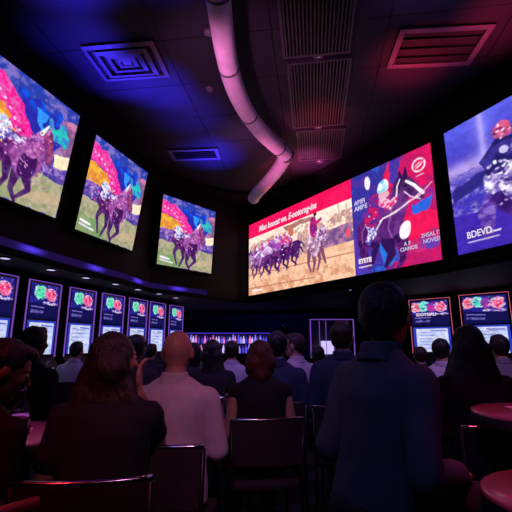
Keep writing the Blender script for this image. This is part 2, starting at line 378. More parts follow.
def pic_left(seed, shift=0):
    p = Pic(150, 150, seed); p.fill((70, 70, 165))
    p.put(np.clip((p.u - .55) * 3, 0, 1) * (p.v < .5), (150, 110, 165), tex=.3)
    p.put((p.v < .14) * 1., (40, 60, 165), c2=(120, 105, 185), n=20)
    p.poly([(.36, .1), (.82, .12), (.9, .36), (.66, .55), (.5, .4)], (16, 80, 215), w=.07, c2=(40, 40, 165), n=16)
    p.poly([(.55, .2), (.7, .2), (.66, .4)], (50, 140, 240), w=.08)
    p.poly([(.86, .14), (1, .1), (1, .5), (.9, .44)], (190, 120, 160), w=.04, c2=(120, 80, 130), n=14)
    p.ell(.83, .27, .085, .06, (40, 195, 185), rot=15, w=.11, c2=(60, 120, 200), n=26)
    p.poly([(0, .28), (.4, .3), (.46, .5), (.2, .52), (0, .48)], (245, 175, 50), w=.04, c2=(225, 120, 60), n=14)
    p.line([(0, .17), (.2, .19), (.38, .28), (.5, .44), (.56, .6)], [.085, .085, .085, .075, .05], (238, 28, 140), w=.05, c2=(225, 90, 175), n=40)
    for t in np.linspace(0, 1, 9):
        p.ell(.05 + .46 * t, .17 + .34 * t ** 1.8, .014, .012, (250, 190, 225))
    p.put((p.v > .47) * (p.v < .68) * 1., (75, 55, 150), c2=(150, 115, 190), n=34)
    p.poly([(0, .3), (.3, .32), (.34, .47), (0, .46)], (240, 180, 60), w=.05, c2=(215, 130, 60), n=18)
    p.poly([(.82, .47), (1, .44), (1, .55), (.86, .57)], (240, 225, 190), w=.03)
    p.poly([(0, .6), (1, .66), (1, .72), (0, .66)], (95, 70, 150), w=.03, c2=(60, 50, 140), n=20)
    p.poly([(0, .64), (1, .7), (1, 1), (0, 1)], (146, 150, 112), w=.02, c2=(178, 166, 140), n=14)
    p.poly([(0, .78), (.45, .88), (.4, 1), (0, 1)], (110, 150, 90), w=.05, c2=(140, 150, 110), n=9)
    p.poly([(.6, .86), (1, .8), (1, .9), (.6, .96)], (185, 165, 135), w=.04)
    # runner seen from the front quarter
    bo, da, li = (118, 45, 120), (62, 20, 84), (190, 120, 190)
    for q, wd in (([(.34, .66), (.27, .78), (.33, .95)], [.05, .022, .012]), ([(.42, .7), (.44, .84), (.38, .97)], [.05, .024, .012]),
                  ([(.6, .74), (.66, .86), (.55, .97)], [.06, .026, .014]), ([(.52, .76), (.5, .9), (.56, .99)], [.05, .024, .014])):
        p.line(q, wd, (85, 55, 115), c2=da, n=30)
    p.ell(.42, .6, .2, .14, bo, rot=14, w=.03, c2=da, n=26)
    p.ell(.58, .62, .15, .17, (130, 55, 130), rot=20, w=.03, c2=(165, 90, 165), n=36)
    p.ell(.6, .67, .085, .13, da, rot=18, w=.02)
    p.line([(.6, .52), (.68, .4), (.73, .35)], [.09, .06, .05], (150, 60, 140), w=.02, c2=li, n=40)
    p.line([(.73, .35), (.77, .47), (.78, .56)], [.055, .045, .035], (165, 70, 120), w=.01, c2=(100, 40, 100), n=40)
    p.line([(.66, .36), (.71, .27)], [.02, .008], (230, 240, 240)); p.line([(.72, .33), (.74, .27)], [.016, .006], li)
    p.line([(.38, .52), (.5, .5), (.64, .44)], [.03, .02, .012], (225, 200, 235), w=.02, c2=bo, n=40)
    p.line([(.3, .55), (.34, .46)], [.05, .06], (70, 60, 160), w=.02, c2=(225, 225, 245), n=30)
    p.ell(.3, .44, .055, .05, (240, 240, 250), w=.02, c2=(170, 190, 230), n=30)
    p.line([(.36, .5), (.48, .52)], [.035, .02], (235, 225, 245), w=.02, c2=(90, 70, 170), n=36)
    for i in range(26):
        x, y = .34 + .4 * p.rs.rand(), .42 + .34 * p.rs.rand()
        p.line([(x, y), (x + .03, y + .05 * (p.rs.rand() - .3))], .004, (225, 150, 205) if i % 2 else (90, 60, 160))
    p.speck(.05, .45, .4, .66, 40, .008, [(200, 150, 210), (60, 50, 150), (245, 200, 120), (220, 60, 150)])
    p.speck(.3, .85, .36, .8, 50, .006, [(200, 130, 200), (70, 25, 90), (230, 170, 220), (110, 60, 150)])
    p.line([(.05, .885), (.2, .9)], .012, (235, 235, 240)); p.line([(.05, .925), (.26, .945)], .01, (225, 225, 235))
    return p
def pic_race():
    p = Pic(250, 150, 5); p.fill((250, 220, 200))
    p.put(np.clip((.5 - p.v) * 3, 0, 1), (255, 232, 214), c2=(246, 212, 198), n=10)
    p.put(((p.v > .26 + .10 * p.noise(10)) & (p.v < .62) & (p.fbm(30) > .47)) * .75, (205, 155, 142), c2=(150, 104, 116), n=60)
    p.poly([(.44, .26), (.68, .23), (.7, .28), (.48, .32)], (165, 115, 115), w=.09)
    p.put(((p.v > .46) & (p.v < .66) & (p.fbm(40) > .4)) * .85, (135, 95, 130), c2=(195, 145, 135), n=70)
    p.poly([(.75, .44), (1, .44), (1, .66), (.72, .68)], (110, 75, 135), w=.04, c2=(170, 120, 150), n=50)
    p.put((p.v > .64) * 1., (228, 172, 138), c2=(240, 192, 160), n=24)
    p.put(((p.v > .82) & (p.fbm(24) > .55)) * .5, (185, 115, 80))
    p.line([(0, .72), (1, .76)], .006, (175, 110, 90)); p.line([(0, .9), (.7, .93)], .006, (175, 115, 90))
    rs = random.Random(3)
    for i, (x, y, sc) in enumerate(((.46, .50, .34), (.37, .49, .34), (.28, .50, .35), (.20, .51, .34), (.12, .53, .34), (.42, .55, .40), (.33, .56, .42), (.24, .57, .42), (.15, .58, .40))):
        c = rs.choice([(110, 45, 120), (84, 32, 104), (130, 60, 130), (95, 35, 105)])
        horse_gallop(p, x, y, sc, c, (176, 128, 190), (60, 20, 85), -1, rs.choice([(225, 195, 235), (205, 40, 120), (235, 225, 245), (150, 60, 170)]), rs.choice([(240, 230, 245), (220, 60, 130), (150, 90, 190)]))
    p.speck(.05, .5, .34, .66, 70, .006, [(240, 225, 245), (220, 180, 225), (90, 40, 120), (215, 60, 140)])
    p.ell(.485, .3, .026, .07, (190, 110, 90), w=.02)
    # lone rider
    for q in ([(.66, .62), (.645, .76), (.665, .86)], [(.69, .62), (.70, .77), (.685, .86)], [(.72, .6), (.745, .74), (.725, .85)], [(.75, .58), (.775, .72), (.79, .8)]):
        p.line(q, [.035, .018, .011], (125, 70, 105))
    p.ell(.705, .55, .05, .15, (150, 95, 130), w=.02, c2=(225, 200, 225), n=60)
    p.line([(.75, .5), (.775, .42), (.80, .56)], [.045, .035, .02], (215, 190, 225), w=.01, c2=(120, 60, 120), n=60)
    p.ell(.70, .36, .036, .12, (190, 30, 110), w=.015, c2=(120, 30, 120), n=50)
    p.ell(.715, .21, .014, .035, (60, 30, 50)); p.line([(.73, .32), (.76, .3)], .02, (190, 40, 120))
    p.speck(.66, .8, .36, .66, 30, .006, [(240, 225, 245), (110, 50, 120)])
    p.line([(.9, .2), (.91, .42)], .008, (200, 170, 150)); p.line([(.96, .24), (.96, .42)], .006, (190, 150, 140))
    p.ell(.965, .55, .015, .05, (230, 80, 90))
    b = .205 ; p.put((p.v < b) * 1., (232, 14, 84), c2=(240, 24, 90), n=6)
    p.line([(.05, .94), (.16, .945)], .01, (245, 235, 240))
    return p
def pic_poster():
    p = Pic(150, 170, 9); p.fill((52, 48, 150))
    p.put(np.clip((p.u - .42) * 6 + (p.noise(6) - .5) * 3, 0, 1), (212, 22, 92), c2=(180, 26, 100), n=8)
    p.put(((p.u < .5) & (p.fbm(10) > .56)) * .8, (86, 46, 150)); p.put(((p.u < .4) & (p.fbm(12) > .62)) * .8, (40, 90, 200))
    p.poly([(.5, .0), (.66, .0), (.6, .3), (.54, .2)], (70, 50, 160), w=.05)
    p.poly([(.45, .1), (.54, .0), (.5, .3)], (220, 30, 90), w=.04)
    p.poly([(.72, .4), (.86, .34), (1, .38), (1, .5), (.84, .6), (.74, .52)], (110, 45, 150), w=.05, c2=(190, 30, 110), n=8)
    p.poly([(.74, .48), (.98, .44), (.92, .54), (.86, .62), (.76, .6)], (45, 95, 215), w=.04)
    p.poly([(.66, .56), (1, .58), (1, .82), (.62, .84)], (228, 24, 84), w=.04)
    p.poly([(.7, .8), (1, .74), (1, .88), (.66, .9)], (92, 60, 175), w=.05, c2=(190, 40, 110), n=8)
    p.poly([(.3, .62), (.5, .6), (.56, .95), (.36, 1)], (40, 110, 210), w=.06, c2=(60, 50, 160), n=9)
    p.poly([(.0, .6), (.2, .7), (.22, 1), (0, 1)], (80, 50, 165), w=.04)
    p.ell(.235, .12, .038, .07, (235, 225, 245), w=.01)
    bo, da, li = (96, 30, 112), (48, 18, 80), (205, 170, 220)
    p.line([(.16, .64), (.13, .8), (.2, .94)], [.1, .05, .02], bo, w=.01, c2=da, n=30)
    p.line([(.24, .66), (.3, .76), (.24, .9)], [.08, .04, .02], da, w=.01)
    p.ell(.22, .58, .16, .13, bo, rot=-10, w=.02, c2=(76, 24, 98), n=16)
    p.ell(.42, .6, .2, .14, (80, 30, 108), rot=-22, w=.02, c2=(100, 44, 124), n=16)
    p.line([(.5, .7), (.62, .78), (.6, .93), (.55, .99)], [.09, .06, .03, .02], bo, w=.01, c2=da, n=26)
    p.line([(.44, .74), (.48, .86), (.4, .96)], [.07, .04, .02], da, w=.01)
    p.line([(.47, .56), (.58, .42), (.64, .28)], [.16, .12, .09], (84, 32, 110), w=.01, c2=(108, 50, 128), n=16)
    p.line([(.66, .27), (.76, .34), (.84, .42)], [.09, .065, .04], (62, 26, 84), w=.01, c2=(96, 50, 112), n=20)
    p.line([(.64, .22), (.64, .14)], [.03, .01], da); p.line([(.7, .2), (.71, .13)], [.025, .01], da)
    p.line([(.71, .25), (.79, .31), (.87, .40)], [.012, .014, .018], (245, 235, 245), w=.01); p.ell(.70, .29, .012, .012, (20, 8, 30)); p.line([(.68, .34), (.74, .40), (.84, .45)], .006, (225, 190, 225))
    p.line([(.52, .46), (.46, .62), (.5, .72)], .005, (150, 95, 165)); p.line([(.2, .5), (.12, .6), (.12, .7)], .005, (150, 95, 165))
    p.line([(.58, .36), (.6, .27), (.64, .22)], [.008, .007, .006], (240, 225, 240), w=.02)
    p.line([(.84, .42), (.72, .44), (.56, .5), (.4, .52), (.3, .62)], .007, (240, 225, 240)); p.line([(.84, .4), (.66, .47), (.5, .5)], .006, (235, 190, 215))
    p.line([(.82, .43), (.97, .34)], .005, (225, 180, 205))
    p.line([(.24, .52), (.26, .62), (.2, .7)], [.06, .05, .03], (235, 230, 245), w=.02, c2=(80, 60, 160), n=40)
    p.line([(.27, .48), (.36, .36), (.44, .3)], [.09, .11, .08], (205, 22, 92), w=.02, c2=(90, 40, 140), n=24)
    p.line([(.42, .36), (.5, .42), (.56, .38)], [.05, .035, .03], (215, 40, 105), w=.01, c2=(240, 200, 225), n=40)
    p.ell(.43, .22, .07, .075, (225, 235, 245), rot=20, w=.01, c2=(110, 190, 215), n=14)
    p.line([(.4, .3), (.47, .3)], .03, (230, 170, 190))
    p.speck(.2, .4, .3, .6, 12, .006, [(240, 235, 245), (60, 60, 170), (230, 120, 180)])
    p.ell(.655, .68, .062, .082, (248, 232, 240), rot=20, w=.015)
    # ring emblem, top right
    p.ell(.855, .15, .075, .064, (240, 210, 225)); p.ell(.855, .15, .056, .047, (216, 22, 88)); p.ell(.855, .15, .052, .018, (240, 210, 225), rot=-28); p.line([(.8, .175), (.91, .12)], .006, (216, 22, 88))
    p.line([(.82, .245), (.9, .24)], .004, (240, 200, 220))
    return p
def pic_right():
    p = Pic(200, 170, 12); p.u = p.u * 1.3; p.asp = p.asp / 1.3; p.fill((62, 50, 175))
    g = np.clip(1 - p.v / .34, 0, 1)[..., None]; p.a = p.a * (1 - g) + np.array((88, 92, 225)) * g
    gl = np.exp(-((p.v - .36) / .07) ** 2); p.put(gl * .75, (205, 180, 235))
    p.put(np.exp(-((p.u - .25) / .022) ** 2) * (p.v < .36) * .8, (190, 175, 245)); p.put(np.exp(-((p.u - .25) / .07) ** 2) * (p.v < .36) * .35, (160, 150, 245))
    p.put(((p.v > .38) & (p.v < .72)) * np.clip(p.fbm(26) * 2.2 - .8, 0, 1), (160, 145, 225), c2=(60, 45, 140), n=50)
    p.poly([(0, .5), (.34, .42), (.34, .5), (0, .6)], (46, 38, 125), w=.05)
    p.put((p.v > .7 + .06 * p.noise(7)) * 1., (54, 36, 158), c2=(64, 40, 170), n=8)
    bo, da = (74, 34, 124), (44, 20, 92)
    p.line([(.30, .62), (.22, .72), (.2, .92)], [.06, .045, .03], (78, 45, 150), w=.03, c2=(130, 100, 190), n=30)
    p.ell(.55, .62, .3, .2, bo, rot=-18, w=.03, c2=da, n=20)
    p.line([(.48, .74), (.6, .84), (.74, .9)], [.09, .05, .03], (88, 45, 140), w=.02, c2=(150, 120, 205), n=30)
    p.line([(.66, .66), (.82, .42), (.9, .26)], [.2, .16, .12], (84, 40, 134), w=.02, c2=(120, 75, 165), n=30)
    p.line([(.9, .24), (1.0, .36)], [.11, .07], (70, 34, 120), w=.01, c2=(170, 140, 215), n=40)
    p.line([(.9, .16), (.9, .08)], [.03, .01], da)
    p.ell(.33, .5, .1, .12, (228, 222, 240), rot=20, w=.05, c2=(120, 100, 180), n=30)
    p.line([(.36, .58), (.38, .66), (.4, .72)], [.05, .04, .02], (225, 215, 240), w=.03, c2=(60, 40, 130), n=40)
    p.poly([(.22, .36), (.32, .24), (.45, .26), (.5, .38), (.34, .5), (.26, .48)], (34, 26, 92), w=.03, c2=(58, 48, 140), n=20)
    p.ell(.37, .34, .025, .03, (200, 190, 235), w=.02)
    p.ell(.37, .2, .06, .062, (214, 96, 140), w=.02, c2=(60, 26, 80), n=40); p.speck(.33, .42, .16, .26, 14, .007, [(245, 200, 225), (220, 60, 110)])
    p.line([(.46, .36), (.54, .3)], [.05, .05], (40, 30, 110), w=.02, c2=(130, 110, 190), n=30)
    p.ell(.58, .1, .085, .105, (176, 180, 222), w=.01, c2=(215, 222, 246), n=8)
    p.ell(.6, .17, .055, .04, (230, 52, 100), w=.02, c2=(245, 180, 210), n=30); p.line([(.52, .22), (.68, .34)], [.07, .07], (50, 36, 120), w=.02, c2=(120, 100, 190), n=26)
    p.line([(.66, .2), (.5, .4), (.36, .52)], .008, (235, 215, 240)); p.line([(.8, .26), (.58, .38), (.42, .54)], .008, (225, 205, 240)); p.line([(.36, .42), (.44, .5)], .006, (210, 190, 240))
    p.speck(.24, .44, .4, .62, 40, .008, [(240, 235, 248), (190, 170, 225), (70, 50, 140)])
    p.speck(.3, .7, .6, .74, 16, .005, [(190, 160, 225), (225, 120, 150)])
    p.line([(.08, .925), (.27, .925)], .004, (225, 215, 245))
    return p

def text_part(body, size, origin, ux, uy, nrm, parent, name='caption', m='text_white', shear=0., bold=.0, off=.006, wscale=1.0):
    cu = bpy.data.curves.new(name, 'FONT'); cu.body = body; cu.size = size; cu.shear = shear; cu.offset = bold; cu.extrude = .001
    t = bpy.data.objects.new(name, cu); me = bpy.data.meshes.new_from_object(t); bpy.data.objects.remove(t)
    ux, uy, nrm = Vector(ux).normalized(), Vector(uy).normalized(), Vector(nrm).normalized()
    mt = Matrix((ux, uy, nrm)).transposed().to_4x4()
    mt = Matrix.Translation(Vector(origin) + nrm * off) @ mt @ Matrix.Diagonal((wscale, 1, 1, 1))
    me.transform(mt); me.materials.append(M[m]); o = bpy.data.objects.new(name, me); C.objects.link(o); o.parent = parent; return o

def display(name, label, cat, TL, TR, BL, pics, group=None, bez=.035, depth=.07):
    """pics = list of (Pic, u0, u1); builds housing (thin frame and back) and lit panels, returns root and basis"""
    TL, TR, BL = Vector(TL), Vector(TR), Vector(BL); BR = TR + BL - TL
    ux = (TR - TL).normalized(); uy = (TL - BL).normalized(); n = ux.cross(uy).normalized()
    base = (BL + BR) / 2
    r = empty(name, label, cat, base, 0, group)
    W = (TR - TL).length; H = (TL - BL).length; mt = Matrix((ux, uy, n)).transposed().to_4x4()
    bm = bmesh.new(); T = mt.copy(); T.translation = (BL - base)
    box(bm, (-bez, -bez, -depth), (W + bez, H + bez, -.012), T)
    finish('housing', bm, M['bezel'], r)
    bm = bmesh.new()
    for lo, hi in (((-bez, -bez, -.012), (0, H + bez, .012)), ((W, -bez, -.012), (W + bez, H + bez, .012)), ((0, -bez, -.012), (W, 0, .012)), ((0, H, -.012), (W, H + bez, .012))):
        box(bm, lo, hi, T)
    finish('frame', bm, M['bezel'], r)
    for p, a, b in pics:
        q = [TL.lerp(TR, a) - base, TL.lerp(TR, b) - base, BL.lerp(BR, b) - base, BL.lerp(BR, a) - base]
        p.mesh('panel', *q, r)
    def at(u, v): return TL - base + (TR - TL) * u + (BL - TL) * v
    return r, at, ux, uy, n, W, H

G = 'big race screens on the left wall'
display('wall_screen', 'nearest of the three left wall screens, cut off by the left edge', 'screen',
        (-2.64, 3.29, 4.1), (-2.25, 4.60, 4.1), (-2.83, 3.34, 2.75), [(pic_left(2), 0, 1)], G)
display('wall_screen', 'middle of the three left wall screens showing a racing horse', 'screen',
        (-2.22, 5.05, 4.1), (-1.84, 6.33, 4.1), (-2.41, 5.10, 2.75), [(pic_left(2), 0, 1)], G)
display('wall_screen', 'farthest and smallest looking of the three left wall screens, beside the dark corner', 'screen',
        (-1.80, 7.31, 4.1), (-.89, 8.38, 4.1), (-1.87, 7.36, 2.73), [(pic_left(2), 0, 1)], G)
TLb, TRb, BLb = (-.17, 9.41, 4.1), (2.52, 5.28, 4.1), (-.17, 9.41, 2.37)
sp = .682
r, at, ux, uy, n, W, H = display('video_wall', 'wide centre video wall with red banner race scene and red blue horse poster', 'screen', TLb, TRb, BLb,
        [(pic_race(), 0, sp), (pic_poster(), sp, 1)])
text_part('Mlun boocat wn. E-ootorng-ins', .185, at(.09, .152), ux, uy, n, r, shear=.25, bold=.006, wscale=.86)
text_part('ABIFI', .11, at(sp + .012, .30), ux, uy, n, r, m='text_pale', bold=.004)
text_part('AMRE', .11, at(sp + .012, .36), ux, uy, n, r, m='text_pale', bold=.004)
text_part('ETETE', .10, at(sp + .018, .89), ux, uy, n, r, bold=.006)
text_part('weawwwrrene', .045, at(sp + .018, .935), ux, uy, n, r, bold=.002)
text_part('A F', .08, at(sp + .20, .82), ux, uy, n, r, m='text_pale', bold=.002)
text_part('CIANOS', .08, at(sp + .185, .865), ux, uy, n, r, m='text_pale', bold=.002)
text_part('2H5AL IT', .085, at(sp + .26, .79), ux, uy, n, r, m='text_pale', bold=.001, wscale=.9)
text_part('NOVEEI', .085, at(sp + .265, .84), ux, uy, n, r, m='text_pale', bold=.001, wscale=.9)
d = Vector((.413, -.911, 0))
r, at, ux, uy, n, W, H = display('wall_screen', 'violet blue wall screen at the far right showing a jockey on a horse', 'screen',
        (2.60, 5.04, 4.1), (2.60 + d.x * 2.1, 5.04 + d.y * 2.1, 4.1), (2.625, 5.06, 2.38), [(pic_right(), 0, 1)])
text_part('BDEVD', .12, at(.075, .895), ux, uy, n, r, bold=.002, wscale=.9)
text_part('newwr', .05, at(.225, .895), ux, uy, n, r, bold=.002)

# ------------------------------------------------------------------ ceiling fittings
AX = math.radians(-8)
def rot(x, y, a): return (x * math.cos(a) - y * math.sin(a), x * math.sin(a) + y * math.cos(a))
# square stepped diffuser, left
t = empty('ceiling_diffuser', 'square stepped air diffuser glowing blue in the left ceiling', 'vent', (-1.55, 4.20, CEIL), math.radians(-6))
bm = bmesh.new(); box(bm, (-.42, -.30, -.005), (.42, .30, -.001)); finish('backing', bm, M['vent_dark'], t)
for k, (s, z) in enumerate(((1.0, -.035), (.74, -.055), (.5, -.045), (.28, -.035))):
    bm = bmesh.new(); X, Y, wd = .43 * s, .31 * s, .052
    prof = []
    for (ox, z0, z1) in ((0, z, z), (wd, z - .012, z - .012)):
        prof.append([bm.verts.new((sx * (X - ox), sy * (Y - ox), z0)) for sx, sy in ((-1, -1), (1, -1), (1, 1), (-1, 1))])
    top = [bm.verts.new((sx * (X - wd * .9), sy * (Y - wd * .9), -.004)) for sx, sy in ((-1, -1), (1, -1), (1, 1), (-1, 1))]
    topo = [bm.verts.new((sx * X, sy * Y, z + .006)) for sx, sy in ((-1, -1), (1, -1), (1, 1), (-1, 1))]
    for i in range(4):
        j = (i + 1) % 4
        bm.faces.new((prof[0][i], prof[0][j], prof[1][j], prof[1][i])); bm.faces.new((prof[1][i], prof[1][j], top[j], top[i]))
        bm.faces.new((topo[i], topo[j], prof[0][j], prof[0][i]))
    finish('cone', bm, M['vent'], t)
bm = bmesh.new(); box(bm, (-.05, -.036, -.04), (.05, .036, -.03)); finish('centre_plate', bm, M['vent'], t)
def slot_vent(label, c, w, l, rz, cat='vent', inner=.0):
    t = empty('ceiling_vent', label, cat, (c[0], c[1], CEIL), rz)
    bm = bmesh.new(); b = .07
    for lo, hi in (((-w, -l, -.03), (-w + b, l, 0)), ((w - b, -l, -.03), (w, l, 0)), ((-w + b, -l, -.03), (w - b, -l + b, 0)), ((-w + b, l - b, -.03), (w - b, l, 0))): box(bm, lo, hi, bev=.006)
    finish('frame', bm, M['vent'], t)
    bm = bmesh.new(); box(bm, (-w + b, -l + b, -.006), (w - b, l - b, -.002)); finish('backing', bm, M['vent_dark'], t)
    for k in range(3):
        y = -l + b + .03 + (2 * l - 2 * b - .06) * (k + .5) / 3
        bm = bmesh.new(); box(bm, (-w + b, -.018, -.004), (w - b, .018, .0), Matrix.Translation((0, y, -.02)) @ Matrix.Rotation(.6, 4, 'X')); finish('blade', bm, M['vent_dark' if k else 'grille'], t)
    return t
slot_vent('narrow rectangular air vent in the blue lit ceiling above the farthest left screen', (-1.1, 6.62), .45, .21, math.radians(-4))
slot_vent('large rectangular air vent in the red lit right ceiling', (2.08, 3.97), .50, .32, math.radians(-4))
# louvred grilles in a line
cens = [(.62, 3.45, .62), (.86, 4.92, .72), (1.10, 6.28, .50)]
for i, (x, y, hl) in enumerate(cens):
    t = empty('louvre_grille', ['long black ribbed ceiling grille nearest the top edge of the photo', 'middle long ribbed ceiling grille between two round recessed lamps',
              'farthest ribbed ceiling grille, near the top of the video wall'][i], 'grille', (x, y, CEIL), AX, 'ribbed ceiling grilles')
    W2 = .36
    bm = bmesh.new(); box(bm, (-W2, -hl, -.006), (W2, hl, -.002)); finish('backing', bm, M['vent_dark'], t)
    bm = bmesh.new()
    for lo, hi in (((-W2 - .03, -hl - .03, -.03), (-W2, hl + .03, 0)), ((W2, -hl - .03, -.03), (W2 + .03, hl + .03, 0)), ((-W2, -hl - .03, -.03), (W2, -hl, 0)), ((-W2, hl, -.03), (W2, hl + .03, 0))): box(bm, lo, hi)
    finish('frame', bm, M['grille'], t)
    bm = bmesh.new()
    for k in range(18):
        xx = -W2 + 2 * W2 * (k + .5) / 18; box(bm, (xx - .008, -hl, -.034), (xx + .008, hl, -.006))
    finish('fins', bm, M['grille'], t)
for i, (x, y) in enumerate(((.74, 4.12), (.98, 5.70), (1.19, 6.92))):
    t = empty('recessed_lamp', ['round recessed ceiling lamp between the first two ribbed grilles', 'round recessed ceiling lamp between the last two ribbed grilles', 'small recessed ceiling lamp past the farthest ribbed grille'][i], 'lamp', (x, y, CEIL), 0, 'recessed ceiling lamps')
    bm = lathe(bmesh.new(), [(.0, -.012), (.035, -.012), (.045, -.018), (.06, -.016), (.065, 0)], 24); finish('trim_ring', bm, M['vent'], t, True)
    bm = lathe(bmesh.new(), [(0, -.020), (.022, -.018), (.03, -.012)], 20); finish('lens', bm, M['chrome'], t, True)
for x, y, lb in ((-.52, 3.75, 'small round smoke detector on ceiling left of the curved duct'), (-.62, 4.75, 'small round sprinkler head left of the duct in the dark ceiling')):
    bm = lathe(bmesh.new(), [(0, -.035), (.03, -.035), (.05, -.02), (.055, 0)], 24); o = finish('smoke_detector', bm, M['vent'], None, True, (x, y, CEIL)); tag(o, lb, 'detector')
# curved duct
DP = [(-.30, 1.6, 4.32), (-.33, 2.5, 4.32), (-.34, 3.3, 4.32), (-.30, 4.05, 4.32), (-.16, 4.75, 4.32), (.10, 5.42, 4.32), (.42, 5.98, 4.32), (.52, 6.13, 4.31)]
t = empty('curved_duct', 'thick pale curved pipe duct sweeping under the ceiling lit mauve and pink', 'duct', (-.3, 1.6, 4.32))
off = Vector((.3, -1.6, -4.32)); path = spline(DP, 10)
R0 = .115
bm = tube(bmesh.new(), [p + off for p in path], R0, 28); finish('main_pipe', bm, M['duct'], t, True)
p2 = spline([(.50, 6.11, 4.31), (.38, 6.55, 4.26), (.16, 7.05, 4.18), (-.02, 7.45, 4.12), (-.06, 7.62, 4.06)], 8)
bm = tube(bmesh.new(), [p + off for p in p2], [R0] * (len(p2) - 6) + [R0 * v for v in (1, .98, .94, .86, .7, .45)], 28); finish('end_pipe', bm, M['duct'], t, True)
def band(pts, i, r, w=.012, m='seam'):
    p, q = pts[i], pts[i + 1]; d = (q - p).normalized() * w
    bm = tube(bmesh.new(), [p + off - d, p + off + d], r, 28); finish('seam_band', bm, M[m], t)
for i in (16, 29, 43, 58): band(path, i, R0 + .006)
band(path, len(path) - 2, R0 + .012, .02)
for i in (10, 34, 52):
    p = path[i]; bm = tube(bmesh.new(), [p + off + Vector((0, 0, .1)), p + off + Vector((0, 0, CEIL - p.z))], .008, 8); finish('hanger', bm, M['black_metal'], t)

# soffit downlights
def at_px(px, py, z):  # point of the sight line at height z, used only to read positions off the plan
    p = math.radians(12.5); d = Vector((px - 256, 400 * math.cos(p) + (py - 256) * math.sin(p), 400 * math.sin(p) - (py - 256) * math.cos(p))); k = (z - EYE) / d.z
    return (d.x * k, d.y * k)
DL = [((5, 258.5), 'first'), ((51, 270), 'second'), ((86, 278), 'third'), ((115.5, 284.3), 'fourth'), ((138, 289.7), 'fifth'), ((159, 294), 'sixth'), ((176, 298), 'seventh')]
for (px, py), nm in DL:
    x, y = at_px(px, py, FZ - .01)
    t = empty('soffit_downlight', '%s round soffit downlight from the left, above the glowing game cabinets' % nm, 'lamp', (x, y, FZ), 0, 'soffit downlights on the left')
    finish('trim_ring', lathe(bmesh.new(), [(.05, -.012), (.07, -.012), (.075, 0)], 24), M['black_metal'], t, True)
    finish('lens', lathe(bmesh.new(), [(0, -.010), (.052, -.010), (.052, -.002)], 24), M['led_white'], t)
for (px, py), nm in (((350.5, 290), 'tiny soffit downlight under the video wall near the head of the big standing-out man'),):
    x, y = at_px(px, py, FZ - .01); t = empty('soffit_downlight', 'tiny round soffit downlight below the centre video wall', 'lamp', (x, y, FZ))
    finish('trim_ring', lathe(bmesh.new(), [(.03, -.012), (.045, -.012), (.05, 0)], 20), M['black_metal'], t, True)
    finish('lens', lathe(bmesh.new(), [(0, -.010), (.026, -.010), (.03, -.002)], 20), M['led_white'], t)

# ------------------------------------------------------------------ game cabinets
def pic_slot_top(seed, right=False):
    p = Pic(64, 76, seed); p.fill((28, 26, 120)); p.put(np.clip(p.fbm(6) * 2 - .8, 0, 1), (60, 50, 190))
    p.put((p.v > .55) * 1., (22, 18, 80)); 
    cols = [(.34, .24, (60, 215, 170), (130, 235, 190)), (.72, .28, (225, 40, 110), (250, 110, 160))]
    if right: cols = [(.14, .25, (225, 60, 110), (250, 140, 160)), (.36, .22, (60, 215, 190), (140, 235, 220)), (.56, .28, (190, 50, 150), (120, 60, 180)), (.8, .27, (235, 30, 90), (250, 130, 170))]
    for k, (x, y, c, c2) in enumerate(cols):
        rx = .2 if not right else .13
        p.ell(x, y, rx + (.03 if c[0] > 200 else 0), .2, (225, 200, 235) if c[0] > 200 else c2, w=.08, c2=c2, n=14)
        p.ell(x, y, rx * .8, .14, c, w=.06, c2=c2, n=12)
        p.speck(x - rx, x + rx, y - .15, y + .15, 14, .018, [c, c2, (245, 235, 245), (40, 50, 140)])
    p.speck(.3, 1, .02, .12, 8, .012, [(180, 170, 120), (140, 90, 160)])
    p.line([(.5, .53), (.95, .55)], .035, (225, 210, 235), w=.05, c2=(120, 90, 190), n=20)
    p.line([(.08, .67), (.5, .68)], .018, (130, 110, 210), w=.03); p.line([(.1, .8), (.45, .81)], .045, (120, 110, 190), w=.02, c2=(40, 34, 110), n=24)
    p.put((p.v > .9) * 1., (14, 16, 70))
    return p
def pic_slot_main(seed):
    p = Pic(56, 56, seed); p.fill((45, 60, 190)); p.put(((p.u > .09) & (p.u < .93) & (p.v > .07)) * 1., (190, 202, 246), c2=(218, 222, 250), n=8)
    for k in range(6):
        y = .2 + .13 * k; p.line([(.18, y), (.18 + .3 + .35 * p.rs.rand(), y + .01)], .012, (110, 125, 215), w=.04)
    p.line([(.5, .14), (.88, .16)], .018, (80, 90, 200)); return p
tops = [pic_slot_top(s) for s in (3, 8)]; mains = [pic_slot_main(s) for s in (3, 8)]
